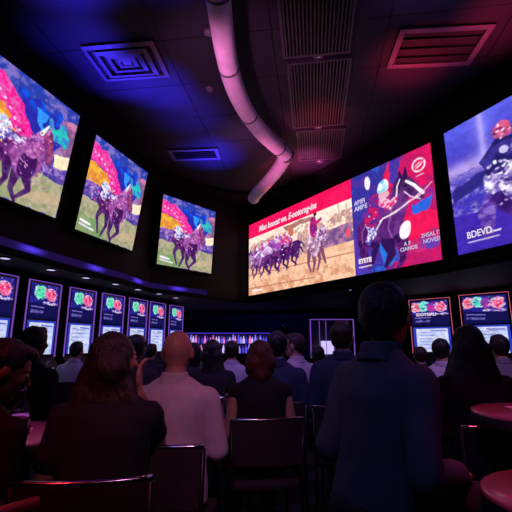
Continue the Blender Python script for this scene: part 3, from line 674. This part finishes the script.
def make_slot(w, led, ptop, pmain, label, group, loc, rz):
    """cabinet faces -Y in its own frame; origin at the floor, front face on y=0"""
    t = empty('game_cabinet', label, 'game machine', loc, rz, group); h = w / 2
    bm = bmesh.new(); box(bm, (-h, .02, .0), (h, .55, .78), bev=.02); finish('base_cabinet', bm, M['slot_body'], t)
    bm = bmesh.new(); pr = [(-.02, .78), (-.14, .80), (-.14, .86), (.02, 1.08), (.30, 1.08), (.30, .78)]
    vs1 = [bm.verts.new((-h, y, z)) for y, z in pr]; vs2 = [bm.verts.new((h, y, z)) for y, z in pr]
    bm.faces.new(vs1); bm.faces.new(vs2[::-1])
    for i in range(len(pr)): j = (i + 1) % len(pr); bm.faces.new((vs1[i], vs1[j], vs2[j], vs2[i]))
    bmesh.ops.bevel(bm, geom=list(bm.edges), offset=.008, segments=1, affect='EDGES'); dk = finish('button_deck', bm, M['slot_body'], t)
    for k in range(5):
        xx = -h * .6 + k * h * .3; b2 = lathe(bmesh.new(), [(0, .022), (.018, .02), (.022, 0)], 14)
        bmesh.ops.transform(b2, matrix=Matrix.Translation((xx, -.07, .92)) @ Matrix.Rotation(math.radians(54), 4, 'X'), verts=b2.verts); finish('button', b2, M['led_white' if k == 4 else 'led_blue'], dk, True)
    bm = bmesh.new(); box(bm, (-h, .02, 1.06), (h, .22, 2.12), bev=.015); finish('screen_tower', bm, M['slot_body'], t)
    ptop.mesh('upper_screen', (-h + .055, .012, 2.075), (h - .055, .012, 2.075), (h - .055, .012, 1.60), (-h + .055, .012, 1.60), t, .85)
    pmain.mesh('lower_screen', (-h + .055, .012, 1.575), (h - .055, .012, 1.575), (h - .055, .012, 1.12), (-h + .055, .012, 1.12), t, .85)
    bm = bmesh.new()
    for sx in (-1, 1): box(bm, (sx * (h - .012) - .003, .0, 1.08), (sx * (h - .012) + .003, .02, 2.115))
    box(bm, (-h + .012, .0, 2.107), (h - .012, .02, 2.115)); finish('edge_light', bm, M[led], t)
    return t
LS = [(-3.15, 4.84), (-2.95, 5.60), (-2.74, 6.36), (-2.50, 7.06), (-2.26, 7.76), (-2.05, 8.46), (-1.80, 9.17)]
nm = ['leftmost glowing game cabinet, cut off by the left edge', 'second glowing game cabinet from the left, beside the head of the dark clothed man', 'third glowing game cabinet from the left, behind the small man in white',
      'fourth glowing game cabinet from the left, above the long haired woman', 'fifth glowing game cabinet from the left, between the long haired woman and bald man', 'sixth glowing game cabinet, just left of the bald head', 'farthest glowing game cabinet at the right end of the left row']
src = None
for i, (x, y) in enumerate(LS):
    a, b = LS[max(i - 1, 0)], LS[min(i + 1, 6)]; ang = math.atan2(b[1] - a[1], b[0] - a[0])
    if src is None: o = src = make_slot(.62, 'led_violet', tops[0], mains[0], nm[i], 'game cabinets in the left row', (x, y, 0), ang)
    else:
        o = copy_tree(src); o.location = (x, y, 0); o.rotation_euler = (0, 0, ang); o['label'] = nm[i]
rt = pic_slot_top(21, True)
make_slot(.80, 'led_pink', rt, mains[1], 'left one of the two pink edged game cabinets at the right', 'pink edged game cabinets', (3.31, 7.69, 0), math.atan2(-.58, .58))
make_slot(.80, 'led_pink', pic_slot_top(22, True), mains[0], 'right one of the two pink edged game cabinets at the right', 'pink edged game cabinets', (3.90, 6.87, 0), math.atan2(-.58, .58))
text_part('SDDITSSALI', .075, (-.26, .0, 1.79), (1, 0, 0), (0, 0, 1), (0, -1, 0), [o for o in bpy.data.objects if o.get('label', '').startswith('left one of the two')][0], bold=.002)

# ------------------------------------------------------------------ back bar with glittering bottles, glass cabinet
t = empty('back_bar', 'long distant bar counter glittering with violet lights at the back', 'bar', (-.95, 11.6, 0))
finish('counter', B((-1.35, -.3, 0), (1.55, .3, 1.02), bev=.02), M['slot_body'], t)
finish('back_panel', B((-1.35, .32, 0), (1.55, .36, 1.60)), M['navy_wall'], t)
finish('canopy_light', B((-1.35, .24, 1.57), (1.55, .32, 1.585)), M['led_blue'], t)
finish('shelf', B((-1.3, .10, 1.27), (1.5, .31, 1.285)), M['black_metal'], t)
bm_ = lathe(bmesh.new(), [(0, 0), (.032, 0), (.035, .02), (.035, .14), (.014, .19), (.012, .24), (.016, .245), (0, .25)], 10)
BM = [emis('bottle_glow_%d' % i, c, 1.3) for i, c in enumerate(((130, 120, 240), (190, 170, 245), (215, 110, 190), (80, 70, 210), (60, 50, 170)))]  # sparkle of the bar put into the bottles' own emission
bsrc = finish('bottle', bm_, None, None, True); bsrc.data.materials.append(BM[0]); bmesh_data = [bsrc.data]
for m_ in BM[1:]:
    d2 = bsrc.data.copy(); d2.materials.clear(); d2.materials.append(m_); bmesh_data.append(d2)
rs = random.Random(4)
for row, (z, yy, nrow) in enumerate(((1.285, 11.80, 34), (1.02, 11.62, 30))):
    for k in range(nrow):
        o = bsrc if (row == 0 and k == 0) else bsrc.copy()
        if o is not bsrc: C.objects.link(o)
        o.data = bmesh_data[rs.randrange(5)]
        o.location = (-2.25 + 2.75 * (k + .5) / nrow + rs.uniform(-.012, .012), yy, z); s_ = rs.uniform(.8, 1.06); o.scale = (s_, s_, s_ * rs.uniform(.85, 1.02))
        tag(o, 'small glowing bottle on the %s of the distant violet bar' % ('shelf' if row == 0 else 'counter top'), 'bottle', 'bottles on the %s of the back bar' % ('shelf' if row == 0 else 'counter top'))
t = empty('globe_lamp', 'dark round lamp on a short stem above the end of the distant bar', 'lamp', (.86, 11.7, 0))
finish('pole', tube(bmesh.new(), [(0, 0, .03), (0, 0, 1.72)], .02, 10), M['black_metal'], t); finish('base', lathe(bmesh.new(), [(0, .03), (.15, .025), (.16, 0), (0, 0)], 24), M['black_metal'], t, True)
finish('globe', lathe(bmesh.new(), [(.12 * math.sin(a_ * PI / 10), 1.83 - .12 * math.cos(a_ * PI / 10)) for a_ in range(11)], 24), M['slot_body'], t, True)
t = empty('glass_cabinet', 'tall glass display cabinet with violet lit edges behind the crowd', 'cabinet', (2.08, 11.1, 0))
bm = bmesh.new(); box(bm, (-.6, 0, 0), (.6, .5, .9), bev=.01); finish('base_cabinet', bm, M['slot_body'], t)
bm = bmesh.new()
for x in (-.59, .59): box(bm, (x - .012, 0, .9), (x + .012, .024, 1.93))
box(bm, (-.6, 0, 1.915), (.6, .024, 1.935)); finish('lit_frame', bm, M['led_violet'], t)
for x in (-.34, -.16, .2, .42): finish('lit_divider', B((x - .008, .05, .95), (x + .008, .07, 1.9)), M['led_violet'], t)
finish('top_panel', B((-.6, 0, 1.935), (.6, .5, 1.96)), M['slot_body'], t)
finish('back_panel', B((-.6, .47, .9), (.6, .5, 1.935)), M['navy_wall'], t)
finish('glass_pane', B((-.58, .028, .92), (.58, .034, 1.91)), M['glass'], t)
finish('lit_sign', B((-.3, .10, 1.0), (.05, .14, 1.35)), M['led_white'], t)

# ------------------------------------------------------------------ furniture
def round_table(label, x, y, r, h=.75, group='round pedestal tables'):
    t = empty('round_table', label, 'table', (x, y, 0), 0, group)
    finish('tabletop', lathe(bmesh.new(), [(0, h), (r - .012, h), (r - .002, h - .006), (r, h - .014)], 64), M['table_top'], t, True)
    finish('edge_band', lathe(bmesh.new(), [(r, h - .014), (r, h - .055), (r - .02, h - .065), (0, h - .065)], 64), M['table_edge'], t, True)
    finish('column', lathe(bmesh.new(), [(0, h - .065), (.10, h - .065), (.10, h - .08), (.035, h - .1), (.035, .05), (.05, .03)], 24), M['black_metal'], t, True)
    finish('base', lathe(bmesh.new(), [(0, .04), (.05, .035), (r * .6, .018), (r * .62, .0), (0, 0)], 40), M['black_metal'], t, True)
    return t
def placemat(label, x, y, z, w, l, a):
    bm = B((-w, -l, 0), (w, l, .003)); o = finish('menu_card', bm, M['paper'], None, False, (x, y, z + .001)); o.rotation_euler.z = a; tag(o, label, 'menu')
round_table('small round table at the left with a water carafe on it', -1.36, 2.55, .36)
round_table('round table crowded with drinking glasses right of the bald man', -.30, 3.28, .42)
round_table('reddish low round table in the bottom right corner, nearest of all', 1.12, 1.48, .33)
round_table('dark red high round table at the right edge, above the corner table', 1.39, 2.04, .32, .935)
round_table('thin edged round table at the right edge, farther than the dark red one', 2.14, 3.02, .30, .935)
round_table('farthest of the round tables at the right edge, just a sliver', 2.66, 3.60, .28, .935)
placemat('mauve lit menu card on the left table under the carafe', -1.44, 2.45, .75, .10, .15, .1)
placemat('mauve lit menu card on the dark red table at the right edge', 1.40, 2.03, .935, .12, .16, .0)
placemat('pale card among the glasses on the table right of the bald man', -.38, 3.10, .75, .08, .06, .3)

t = empty('water_carafe', 'clear cone shaped water carafe on the left table', 'carafe', (-1.355, 2.44, .754))
finish('glass_body', lathe(bmesh.new(), [(0, 0), (.058, 0), (.064, .01), (.058, .08), (.040, .15), (.020, .21), (.018, .235), (.022, .245), (.019, .245), (.016, .235), (.018, .21), (.037, .15), (.054, .08), (.058, .014), (0, .008)], 32), M['glass'], t, True)
finish('water', lathe(bmesh.new(), [(0, .012), (.054, .015), (.050, .09), (.046, .11), (0, .11)], 32), M['water'], t, True)
finish('stopper', lathe(bmesh.new(), [(0, .262), (.014, .26), (.017, .246), (.010, .235), (0, .235)], 20), M['chrome'], t, True)
def tumbler(label, x, y, r=.034, h=.10, fill=.5, group='drinking glasses'):
    t = empty('drinking_glass', label, 'glass', (x, y, .751), 0, group)
    finish('glass_body', lathe(bmesh.new(), [(0, 0), (r * .82, 0), (r * .9, .004), (r, h), (r - .003, h), (r * .8, .008), (0, .008)], 24), M['glass'], t, True)
    finish('drink', lathe(bmesh.new(), [(0, .010), (r * .78, .010), (r * .84, h * fill), (0, h * fill)], 24), M['drink'], t, True)
def goblet(label, x, y):
    t = empty('wine_glass', label, 'glass', (x, y, .751), 0, 'stemmed glasses')
    finish('bowl', lathe(bmesh.new(), [(0, .075), (.02, .08), (.036, .11), (.034, .16), (.032, .16), (.033, .11), (.018, .084), (0, .08)], 24), M['glass'], t, True)
    finish('stem', lathe(bmesh.new(), [(0, .075), (.005, .07), (.004, .01), (.03, .003), (.032, 0), (0, 0)], 20), M['glass'], t, True)
goblet('stemmed glass left of the water carafe on the left table', -1.55, 2.42)
tumbler('short glass nearest on the table right of the bald man', -.24, 2.96); tumbler('taller drink glass beside the auburn haired woman on the glasses table', -.16, 3.08, .036, .12, .7)
tumbler('glass beside the pale card on the table right of the bald man', -.30, 3.12, .034, .09, .4); goblet('wine glass at the middle of the table right of the bald man', -.22, 3.25); goblet('wine glass at the far side of the table right of the bald man', -.12, 3.38)
tumbler('far glass on the table right of the bald man', -.34, 3.42, .034, .11, .6)

def make_chair(label, seat=.45, back=.80):
    t = empty('dining_chair', label, 'chair', (0, 0, 0), 0, 'dining chairs of the crowd')
    finish('seat', B((-.22, -.20, seat - .06), (.22, .22, seat - .005), bev=.02), M['upholstery'], t)
    bm = bmesh.new(); n = 10; prev = None
    for i in range(n + 1):
        f = i / n * 2 - 1; x = f * .22; y = -.27 + .035 * (f * f); col = [bm.verts.new((x, y - .016, seat + .1)), bm.verts.new((x, y - .035, back)), bm.verts.new((x, y - .008, back)), bm.verts.new((x, y + .012, seat + .1))]
        if prev:
            for k in range(4): bm.faces.new((prev[k], prev[(k + 1) % 4], col[(k + 1) % 4], col[k]))
        else: bm.faces.new(col)
        prev = col
    bm.faces.new(prev[::-1]); finish('backrest', bm, M['upholstery'], t, False)
    finish('back_rail', tube(bmesh.new(), [(f * .225, -.295 + .035 * f * f, back + .008) for f in np.linspace(-1, 1, 11)], .011, 10), M['chrome'], t, True)
    for sx in (-1, 1):
        finish('leg', tube(bmesh.new(), [(sx * .20, .19, seat - .055), (sx * .215, .21, 0)], .012, 8), M['black_metal'], t, True)
        finish('leg', tube(bmesh.new(), [(sx * .222, -.262, back), (sx * .21, -.235, seat - .04), (sx * .215, -.27, 0)], .012, 8), M['black_metal'], t, True)
    return t
chair0 = None
def chair(label, x, y, rz):
    global chair0
    if chair0 is None: o = chair0 = make_chair(label)
    else: o = copy_tree(chair0); o['label'] = label
    o.location = (x, y, 0); o.rotation_euler = (0, 0, rz)
def bar_stool(label, x, y, rz, seat):
    t = empty('bar_stool', label, 'stool', (x, y, 0), rz)
    finish('seat', lathe(bmesh.new(), [(0, seat - .005), (.17, seat - .008), (.19, seat - .03), (.18, seat - .06), (0, seat - .06)], 36), M['upholstery'], t, True)
    for k in range(4):
        a = PI / 4 + k * PI / 2; finish('leg', tube(bmesh.new(), [(.12 * math.cos(a), .12 * math.sin(a), seat - .06), (.22 * math.cos(a), .22 * math.sin(a), 0)], .014, 8), M['black_metal'], t, True)
    finish('foot_ring', tube(bmesh.new(), [(.19 * math.cos(a), .19 * math.sin(a), .2) for a in np.linspace(0, 2 * PI, 33)], .008, 8, False), M['chrome'], t, True)

# red rail in the left foreground
t = empty('guard_rail', 'red painted low rail running diagonally across the bottom left corner', 'rail', (-.80, 1.0, 0))
finish('top_rail', tube(bmesh.new(), [(-.34, -.55, .80), (-.06, .0, .80), (.16, .30, .80)], .017, 12), M['red_paint'], t, True)
for k, (x, y) in enumerate(((-.28, -.43), (.14, .27))): finish('post', tube(bmesh.new(), [(x, y, .79), (x, y, 0)], .014, 10), M['black_metal'], t, True)

# ------------------------------------------------------------------ people
class Sculpt:
    def __init__(s): s.bm = bmesh.new()
    def ell(s, c, r, m=None, seg=16):
        T = Matrix.Translation(c); T = (m @ T) if m else T
        bmesh.ops.create_uvsphere(s.bm, u_segments=seg, v_segments=seg // 2 + 2, radius=1, matrix=T @ Matrix.Diagonal((*r, 1)))
    def cap(s, a, b, ra, rb, m=None, n=14):
        a, b = Vector(a), Vector(b)
        if m: a, b = m @ a, m @ b
        s.ell(a, (ra,) * 3, None, 12); s.ell(b, (rb,) * 3, None, 12)
        tube(s.bm, [a, b], [ra, rb], n)
    def loft(s, rings, n=28):
        R = []
        for (c, rx, ry) in rings:
            R.append([s.bm.verts.new((c[0] + rx * math.copysign(abs(math.cos(2 * PI * k / n)) ** .85, math.cos(2 * PI * k / n)), c[1] + ry * math.copysign(abs(math.sin(2 * PI * k / n)) ** .9, math.sin(2 * PI * k / n)), c[2])) for k in range(n)])
        for a, b in zip(R, R[1:]):
            for k in range(n): s.bm.faces.new((a[k], a[(k + 1) % n], b[(k + 1) % n], b[k]))
        s.bm.faces.new(R[0][::-1]); s.bm.faces.new(R[-1])
    def build(s, name, m, parent, voxel=.01, smooth=3, disp=None):
        bmesh.ops.recalc_face_normals(s.bm, faces=s.bm.faces)
        me = bpy.data.meshes.new(name); s.bm.to_mesh(me); s.bm.free()
        o = bpy.data.objects.new(name, me); C.objects.link(o)
        r = o.modifiers.new('r', 'REMESH'); r.mode = 'VOXEL'; r.voxel_size = voxel
        q = o.modifiers.new('s', 'SMOOTH'); q.factor = .5; q.iterations = smooth
        dg = bpy.context.evaluated_depsgraph_get(); me2 = bpy.data.meshes.new_from_object(o.evaluated_get(dg))
        bpy.data.objects.remove(o); bpy.data.meshes.remove(me)
        if disp:
            nr = [v.normal.copy() for v in me2.vertices]
            for v, nn in zip(me2.vertices, nr): v.co += nn * disp(v.co)
        me2.name = name; me2.materials.clear(); me2.materials.append(m)
        for p in me2.polygons: p.use_smooth = True
        o = bpy.data.objects.new(name, me2); C.objects.link(o); o.parent = parent; return o

def fold(amp, fr, seed):
    def f(p):
        q = Vector((p.x * fr, p.y * fr, p.z * fr * .55)) + Vector((seed, seed * .7, 0))
        a = noise.noise(q); b = noise.noise(q * 2.1 + Vector((3, 1, 2)))
        return amp * (1 - 2 * abs(a)) * .8 + amp * .4 * b
    return f
def strands(amp, seed, n=34):
    def f(p):
        a = math.atan2(p.y, p.x)
        return amp * math.sin(a * n + 3 * noise.noise(Vector((p.x * 6, p.y * 6, p.z * 5 + seed)))) + amp * 2.5 * noise.noise(p * 22 + Vector((seed, 0, 0)))
    return f

def person(label, x, y, top, yaw=0, seat=.45, lean=0.04, hyaw=0, hpitch=0, arms=('lap', 'lap'), hair='short', haircol='hair_black', skin='skin',
           top_col=('black', (.005, .005, .008)), sleeves='long', collar=True, near=False, bulk=1.0, pants=('charcoal', (.015, .015, .02)), seed=1, group=None, jacket=False, hairlen=.36, hairw=1.0, headk=1.0):
    s = (top - seat) / .868; sh = seat / s
    root = empty('person', label, 'person', (x, y, seat), math.radians(yaw), group); root.scale = (s, s, s)
    def L(p):  # forward lean of the upper body
        return Vector((p[0], p[1] + lean * max(0, p[2]) / .6, p[2]))
    vb = .0075 if near else .012; vc = .010 if near else .015
    torso = [((0, 0, .0), .13, .11), ((0, -.005, .05), .172, .135), ((0, -.01, .14), .168, .125), ((0, -.005, .24), .155, .11), ((0, 0, .36), .165, .115),
             ((0, -.005, .46), .178, .112), ((0, -.01, .53), .172, .092), ((0, -.012, .57), .125, .075), ((0, -.012, .61), .07, .06)]
    def sh_(side): return L((side * (.145 + .028 * bulk), -.01, .515))
    A = {'lap': ((.225, .0, .25), (.16, .26, .20), (.10, .36, .17)),
         'table': ((.26, .12, .33), (.15, .36, .345), (.08, .46, .345)),
         'cheek': ((.20, .24, .37), (.125, .15, .62), (.085, .10, .70)),
         'low': ((.22, .02, .26), (.24, .24, .17), (.22, .33, .15)),
         'rest': ((.235, .05, .27), (.06, .26, .30), (-.02, .30, .30))}
    # head frame
    HM = Matrix.Translation(L((0, .012, .658))) @ Matrix.Rotation(math.radians(hyaw), 4, 'Z') @ Matrix.Rotation(math.radians(-hpitch), 4, 'X') @ Matrix.Translation((0, .012, .095)) @ Matrix.Scale(headk, 4)
    b = Sculpt()
    b.loft([(L(c), rx * .93 * bulk, ry * .9 * bulk) for c, rx, ry in torso])
    b.cap(L((0, -.012, .57)), HM @ Vector((0, -.02, -.06)), .057 * (1 + .3 * (bulk - 1)), .052 * (1 + .5 * (bulk - 1)))
    b.ell((0, -.012, .018), (.079, .098, .096), HM, 24); b.ell((0, -.03, -.03), (.068, .062, .06), HM, 20); b.ell((0, .024, -.046), (.057, .064, .062), HM, 20); b.ell((0, .064, -.092), (.024, .022, .018), HM)
    for sx in (-1, 1):
        b.ell((sx * .083, -.006, -.010), (.011, .021, .032), HM @ Matrix.Rotation(0, 4, 'Z'), 12); b.ell((sx * .040, .058, -.018), (.024, .028, .024), HM, 12)
        b.ell((sx * .028, .076, .028), (.022, .012, .008), HM, 12)
    b.cap((0, .084, .012), (0, .108, -.022), .008, .0125, HM); b.ell((0, .086, -.050), (.024, .012, .006), HM, 12); b.ell((0, .084, -.062), (.020, .012, .007), HM, 12)
    for sx, mode in ((-1, arms[0]), (1, arms[1])):
        e, wr, hd = [Vector((sx * q[0], q[1], q[2])) for q in A[mode]]
        if mode == 'cheek': wr = HM @ Vector((sx * .100, .060, -.15)); hd = HM @ Vector((sx * .082, .070, -.075)); e = (L((sx * .20, .24, .36)))
        S = sh_(sx); b.cap(S, e, .050 * bulk, .037); b.cap(e, wr, .038, .026)
        dirv = (hd - wr).normalized(); pal = wr + dirv * .05
        up = Vector((0, 0, 1)) if abs(dirv.z) < .8 else Vector((0, 1, 0)); side = dirv.cross(up).normalized(); up = side.cross(dirv)
        if mode == 'cheek': side, up = Vector((0, 1, 0)), Vector((-sx, 0, 0)); side = (side - dirv * side.dot(dirv)).normalized()
        for k in range(4):
            o0 = side * ((k - 1.5) * .019); l = (.030, .036, .034, .026)[k]
            b.cap(wr + o0 * .5, pal + o0 + dirv * .035, .014, .0115)
            p0 = pal + o0 + dirv * .035; p1 = p0 + dirv * l - up * .004; p2 = p1 + (dirv * .8 - up * .5).normalized() * l * .75; p3 = p2 + (dirv * .5 - up * .8).normalized() * l * .6
            b.cap(p0, p1, .0100, .0092); b.cap(p1, p2, .0092, .0084); b.cap(p2, p3, .0084, .0075)
        t0 = wr + dirv * .02 - side * .018 * sx; t1 = t0 - side * .028 * sx + dirv * .03; t2 = t1 + dirv * .028 - side * .006 * sx
        b.cap(t0, t1, .014, .011); b.cap(t1, t2, .011, .009)
    for sx in (-1, 1):
        hp, kn, an = Vector((sx * .09, .02, .085)), Vector((sx * .13, .44, .075)), Vector((sx * .13, .46, -sh + .09))
        b.cap(hp, kn, .078, .055); b.cap(kn, an, .052, .034); b.cap(an, an + Vector((0, .10, -.055)), .034, .026)
    m = M[skin]; body = b.build('body', m, root, vb, 3)
    for sx in (-1, 1):
        e = Sculpt(); e.ell((sx * .030, .0785, .010), (.0125, .0115, .009), HM, 12)
        bmesh.ops.recalc_face_normals(e.bm, faces=e.bm.faces); finish('eye', e.bm, M['eye'], body, True)
    # shirt or jacket
    pad = .011 if not jacket else .017
    c = Sculpt(); c.loft([(L(q) + Vector((0, 0, .0)), rx * bulk + pad, ry * bulk + pad) for q, rx, ry in torso[:-1]] + [(L((0, -.012, .605)), .078, .07)])
    if collar:
        kc = Sculpt(); kc.loft([(L((0, -.013, .590)), .088, .084), (L((0, -.014, .612)), .078, .077), (L((0, -.018, .650)), .066, .071)])
    for sx, mode in ((-1, arms[0]), (1, arms[1])):
        e, wr, hd = [Vector((sx * q[0], q[1], q[2])) for q in A[mode]]
        if mode == 'cheek': wr = HM @ Vector((sx * .100, .060, -.15)); e = L((sx * .20, .24, .36))
        S = sh_(sx); c.ell(S + Vector((-sx * .03, 0, -.005)), (.06 * bulk, .062 * bulk, .05 * bulk)); c.cap(L((sx * .06, -.012, .585)), S + Vector((-sx * .02, 0, .008)), .045, .046); c.cap(S, S.lerp(e, {'long': 1, 'short': .62, 'none': .06}[sleeves]), (.052 * bulk + pad) * (.9 if sleeves == 'none' else 1), .046 + pad * .6)
        if sleeves == 'long': c.cap(e, e.lerp(wr, .93), .045 + pad * .6, .033 + pad * .5)
    clothm = cloth(*top_col)
    if collar and not jacket: kc.build('collar', clothm, root, .008 if near else .012, 1)
    c.build('jacket' if jacket else 'shirt', clothm, root, vc, 6, fold(.007 if near else .005, 8, seed))
    if jacket:
        k = Sculpt(); k.loft([(L((0, -.016, .590)), .096, .088), (L((0, -.018, .620)), .078, .080), (L((0, -.020, .658)), .070, .076)]); k.build('collar', clothm, root, vc, 2)
    p = Sculpt(); p.loft([((0, 0, .004), .14 * bulk, .125), ((0, 0, .05), .178 * bulk + .004, .142), ((0, -.005, .13), .172 * bulk, .13)])
    for sx in (-1, 1):
        hp, kn, an = Vector((sx * .09, .02, .088)), Vector((sx * .13, .44, .078)), Vector((sx * .13, .455, -sh + .10))
        p.cap(hp, kn, .086, .066); p.cap(kn, an, .064, .052)
    p.build('trousers', cloth(*pants), root, .015, 2, fold(.004, 9, seed + 5))
    for sx in (-1, 1):
        q = Sculpt(); q.cap((sx * .13, .45, -sh + .045), (sx * .135, .60, -sh + .035), .045, .035); q.ell((sx * .13, .52, -sh + .03), (.046, .12, .03))
        q.build('shoe', M['black_metal'], root, .012, 2)
    # hair
    if hair != 'bald':
        h = Sculpt(); h.ell((0, -.024, .028), (.088, .098, .098), HM, 24); h.ell((0, -.050, -.005), (.078, .066, .080), HM, 20)
        if hair == 'short': h.ell((0, .028, .088), (.06, .055, .034), HM, 16); h.ell((0, -.065, -.045), (.058, .036, .04), HM, 16)
        if hair in ('bob', 'long'):
            for sx in (-1, 1): h.cap((sx * .062, -.01, .04), (sx * .078, -.012, -.10), .032, .03, HM)
            h.cap((0, -.05, .03), (0, -.06, -.12), .082, .078, HM); h.cap((-.03, -.05, -.04), (.03, -.05, -.04), .085, .085, HM)
        if hair == 'long':
            base = HM @ Vector((0, -.055, -.08)); ww = hairw
            pts = [(base + Vector((0, .01, .03)), .085 * ww, .075), (base + Vector((0, -.005, -.08)), .108 * ww, .075), (base + Vector((0, -.025, -.18)), .125 * ww, .065),
                   (Vector((base.x, base.y - .035, base.z - hairlen * .8)), .125 * ww, .055), (Vector((base.x, base.y - .03, base.z - hairlen)), .09 * ww, .03)]
            h.loft(pts)
            for sx in (-1, 1): h.cap((sx * .07, .0, -.06), (sx * .095 * ww, .0, -.2), .035, .042, HM)
        hb = h.build('hair', M[haircol], root, .0085 if near else .012, 3 if hair == 'short' else 4, strands(.0022 if near else .0015, seed))
        if near: pass
    if skin is None: pass
    return root

P = person
WHITE = ('white', (.55, .50, .58)); BLACK = ('black', (.005, .005, .008)); NAVY = ('navy', (.02, .028, .07)); GREY = ('grey', (.16, .15, .17)); SLATE = ('slate', (.075, .075, .10)); PINKW = ('pale_pink', (.5, .40, .46)); CHAR = ('charcoal_top', (.03, .028, .035))
def zt(py, y):  # height of a sight line at depth y
    a = math.radians(12.5) + math.atan((256 - py) / 400); return EYE + y * math.tan(a)
def xt(px, py, y):
    p = math.radians(12.5); return (px - 256) * y / (400 * math.cos(p) + (py - 256) * math.sin(p))
PEOPLE = [
 # label, px, head-top py, depth, kwargs
 ('man in dark clothes at the left edge, head bowed over the table', -32, 338, 1.50, dict(yaw=-16, hpitch=24, hyaw=-40, lean=.10, arms=('lap', 'lap'), sleeves='short', near=True, skin='skin_dark', seed=2, collar=False)),
 ('black haired man in dark top seated beyond the carafe table, seen from behind', 30, 327, 3.15, dict(yaw=-12, hyaw=6, top_col=BLACK, seed=3, skin='skin_dark', bulk=1.08, near=True)),
 ('small distant man in a white shirt before the third game cabinet', 75, 342, 5.3, dict(yaw=-8, top_col=WHITE, seed=4)),
 ('long haired woman in black resting her cheek on her hand, left foreground', 111, 333, 1.72, dict(yaw=8, hyaw=-40, arms=('lap', 'cheek'), hair='long', haircol='hair_brown', near=True, collar=False, sleeves='short', seed=5, lean=.08, hairlen=.44, hairw=1.25)),
 ('black haired person in dark top between the long haired woman and the bald man', 134, 335, 3.6, dict(yaw=-6, top_col=CHAR, seed=6, skin='skin_dark')),
 ('bald man in a pale collared shirt seen from behind, centre left', 175, 330, 2.2, dict(yaw=-4, hair='bald', top_col=('shirt_pale', (.62, .50, .54)), near=True, bulk=1.06, arms=('rest', 'rest'), seed=7, lean=.05)),
 ('person in dark clothes right of the bald head, partly hidden', 194, 343, 4.7, dict(yaw=10, hyaw=20, top_col=CHAR, seed=8, hair='bob')),
 ('dark long haired woman between the bald man and the man in lilac', 212, 340, 3.9, dict(yaw=0, hair='long', seed=9, hairlen=.3)),
 ('small man in a lilac white shirt at the centre of the crowd', 232, 341, 4.7, dict(yaw=6, haircol='hair_brown', top_col=WHITE, seed=10)),
 ('auburn haired woman in black with bare shoulder beside the glasses table', 261, 341, 2.85, dict(yaw=8, hair='bob', haircol='hair_auburn', near=True, collar=False, sleeves='none', seed=11, arms=('lap', 'lap'))),
 ('dark haired man in a navy jacket behind the auburn haired woman', 277, 332, 3.55, dict(yaw=-4, hyaw=-8, top_col=NAVY, near=True, jacket=True, seed=12)),
 ('man in a pale pink shirt turned in profile to the left', 298, 334, 4.3, dict(yaw=30, hyaw=38, top_col=PINKW, seed=13, near=True, haircol='hair_brown')),
 ('dark dressed person low behind the man in the pale pink shirt', 318, 346, 4.9, dict(yaw=-5, top_col=BLACK, seed=14)),
 ('man in a dark jacket with short hair before the lit glass cabinet', 341, 322, 3.3, dict(yaw=-14, hyaw=-16, top_col=NAVY, seed=15, near=True, jacket=True, seat=.50, haircol='hair_brown')),
 ('big man in a blue grey jacket, largest figure of the crowd, head above the others', 361, 286, 1.56, dict(yaw=-60, hyaw=20, headk=1.1, hpitch=0, lean=.10, top_col=SLATE, near=True, jacket=True, seat=.60, bulk=.86, seed=16, arms=('lap', 'lap'))),
 ('person in dark top between the big man and the man in lilac white', 421, 347, 4.9, dict(yaw=0, top_col=CHAR, seed=17, haircol='hair_brown')),
 ('man in a lilac white shirt before the left pink edged cabinet', 440, 339, 4.1, dict(yaw=-26, hyaw=-10, top_col=WHITE, seed=18, bulk=1.1)),
 ('long haired woman in black at the right, seen from behind', 470, 326, 2.6, dict(yaw=-4, hair='long', haircol='hair_black', near=True, collar=False, seed=19, hairlen=.46, hairw=1.3)),
 ('short haired person in a dark grey top at the right edge', 500, 335, 4.1, dict(yaw=-12, top_col=GREY, seed=20)),
 ('distant dark haired person before the farthest left game cabinets', 150, 344, 5.6, dict(yaw=-10, top_col=CHAR, seed=21)),
]
for (lb, px, py, d_, kw) in PEOPLE:
    z = zt(py, d_); x = xt(px, py, d_); yw = kw.get('yaw', 0); seat = kw.get('seat', .45)
    P(lb, x, d_, z, **kw)
    who = lb.split(' in ')[0] if ' in ' in lb else lb
    who = {0: lb}.get(1, lb)
    if seat < .58: 
        off_ = rot(0, .0, math.radians(yw)); o_l = 'black padded chair under the ' + ' '.join(lb.split(',')[0].split(' ')[:11])
        chair(o_l, x + off_[0], d_ + off_[1], math.radians(yw))
    else: bar_stool('tall round stool under the big man in the blue grey jacket', x, d_, math.radians(yw), seat)
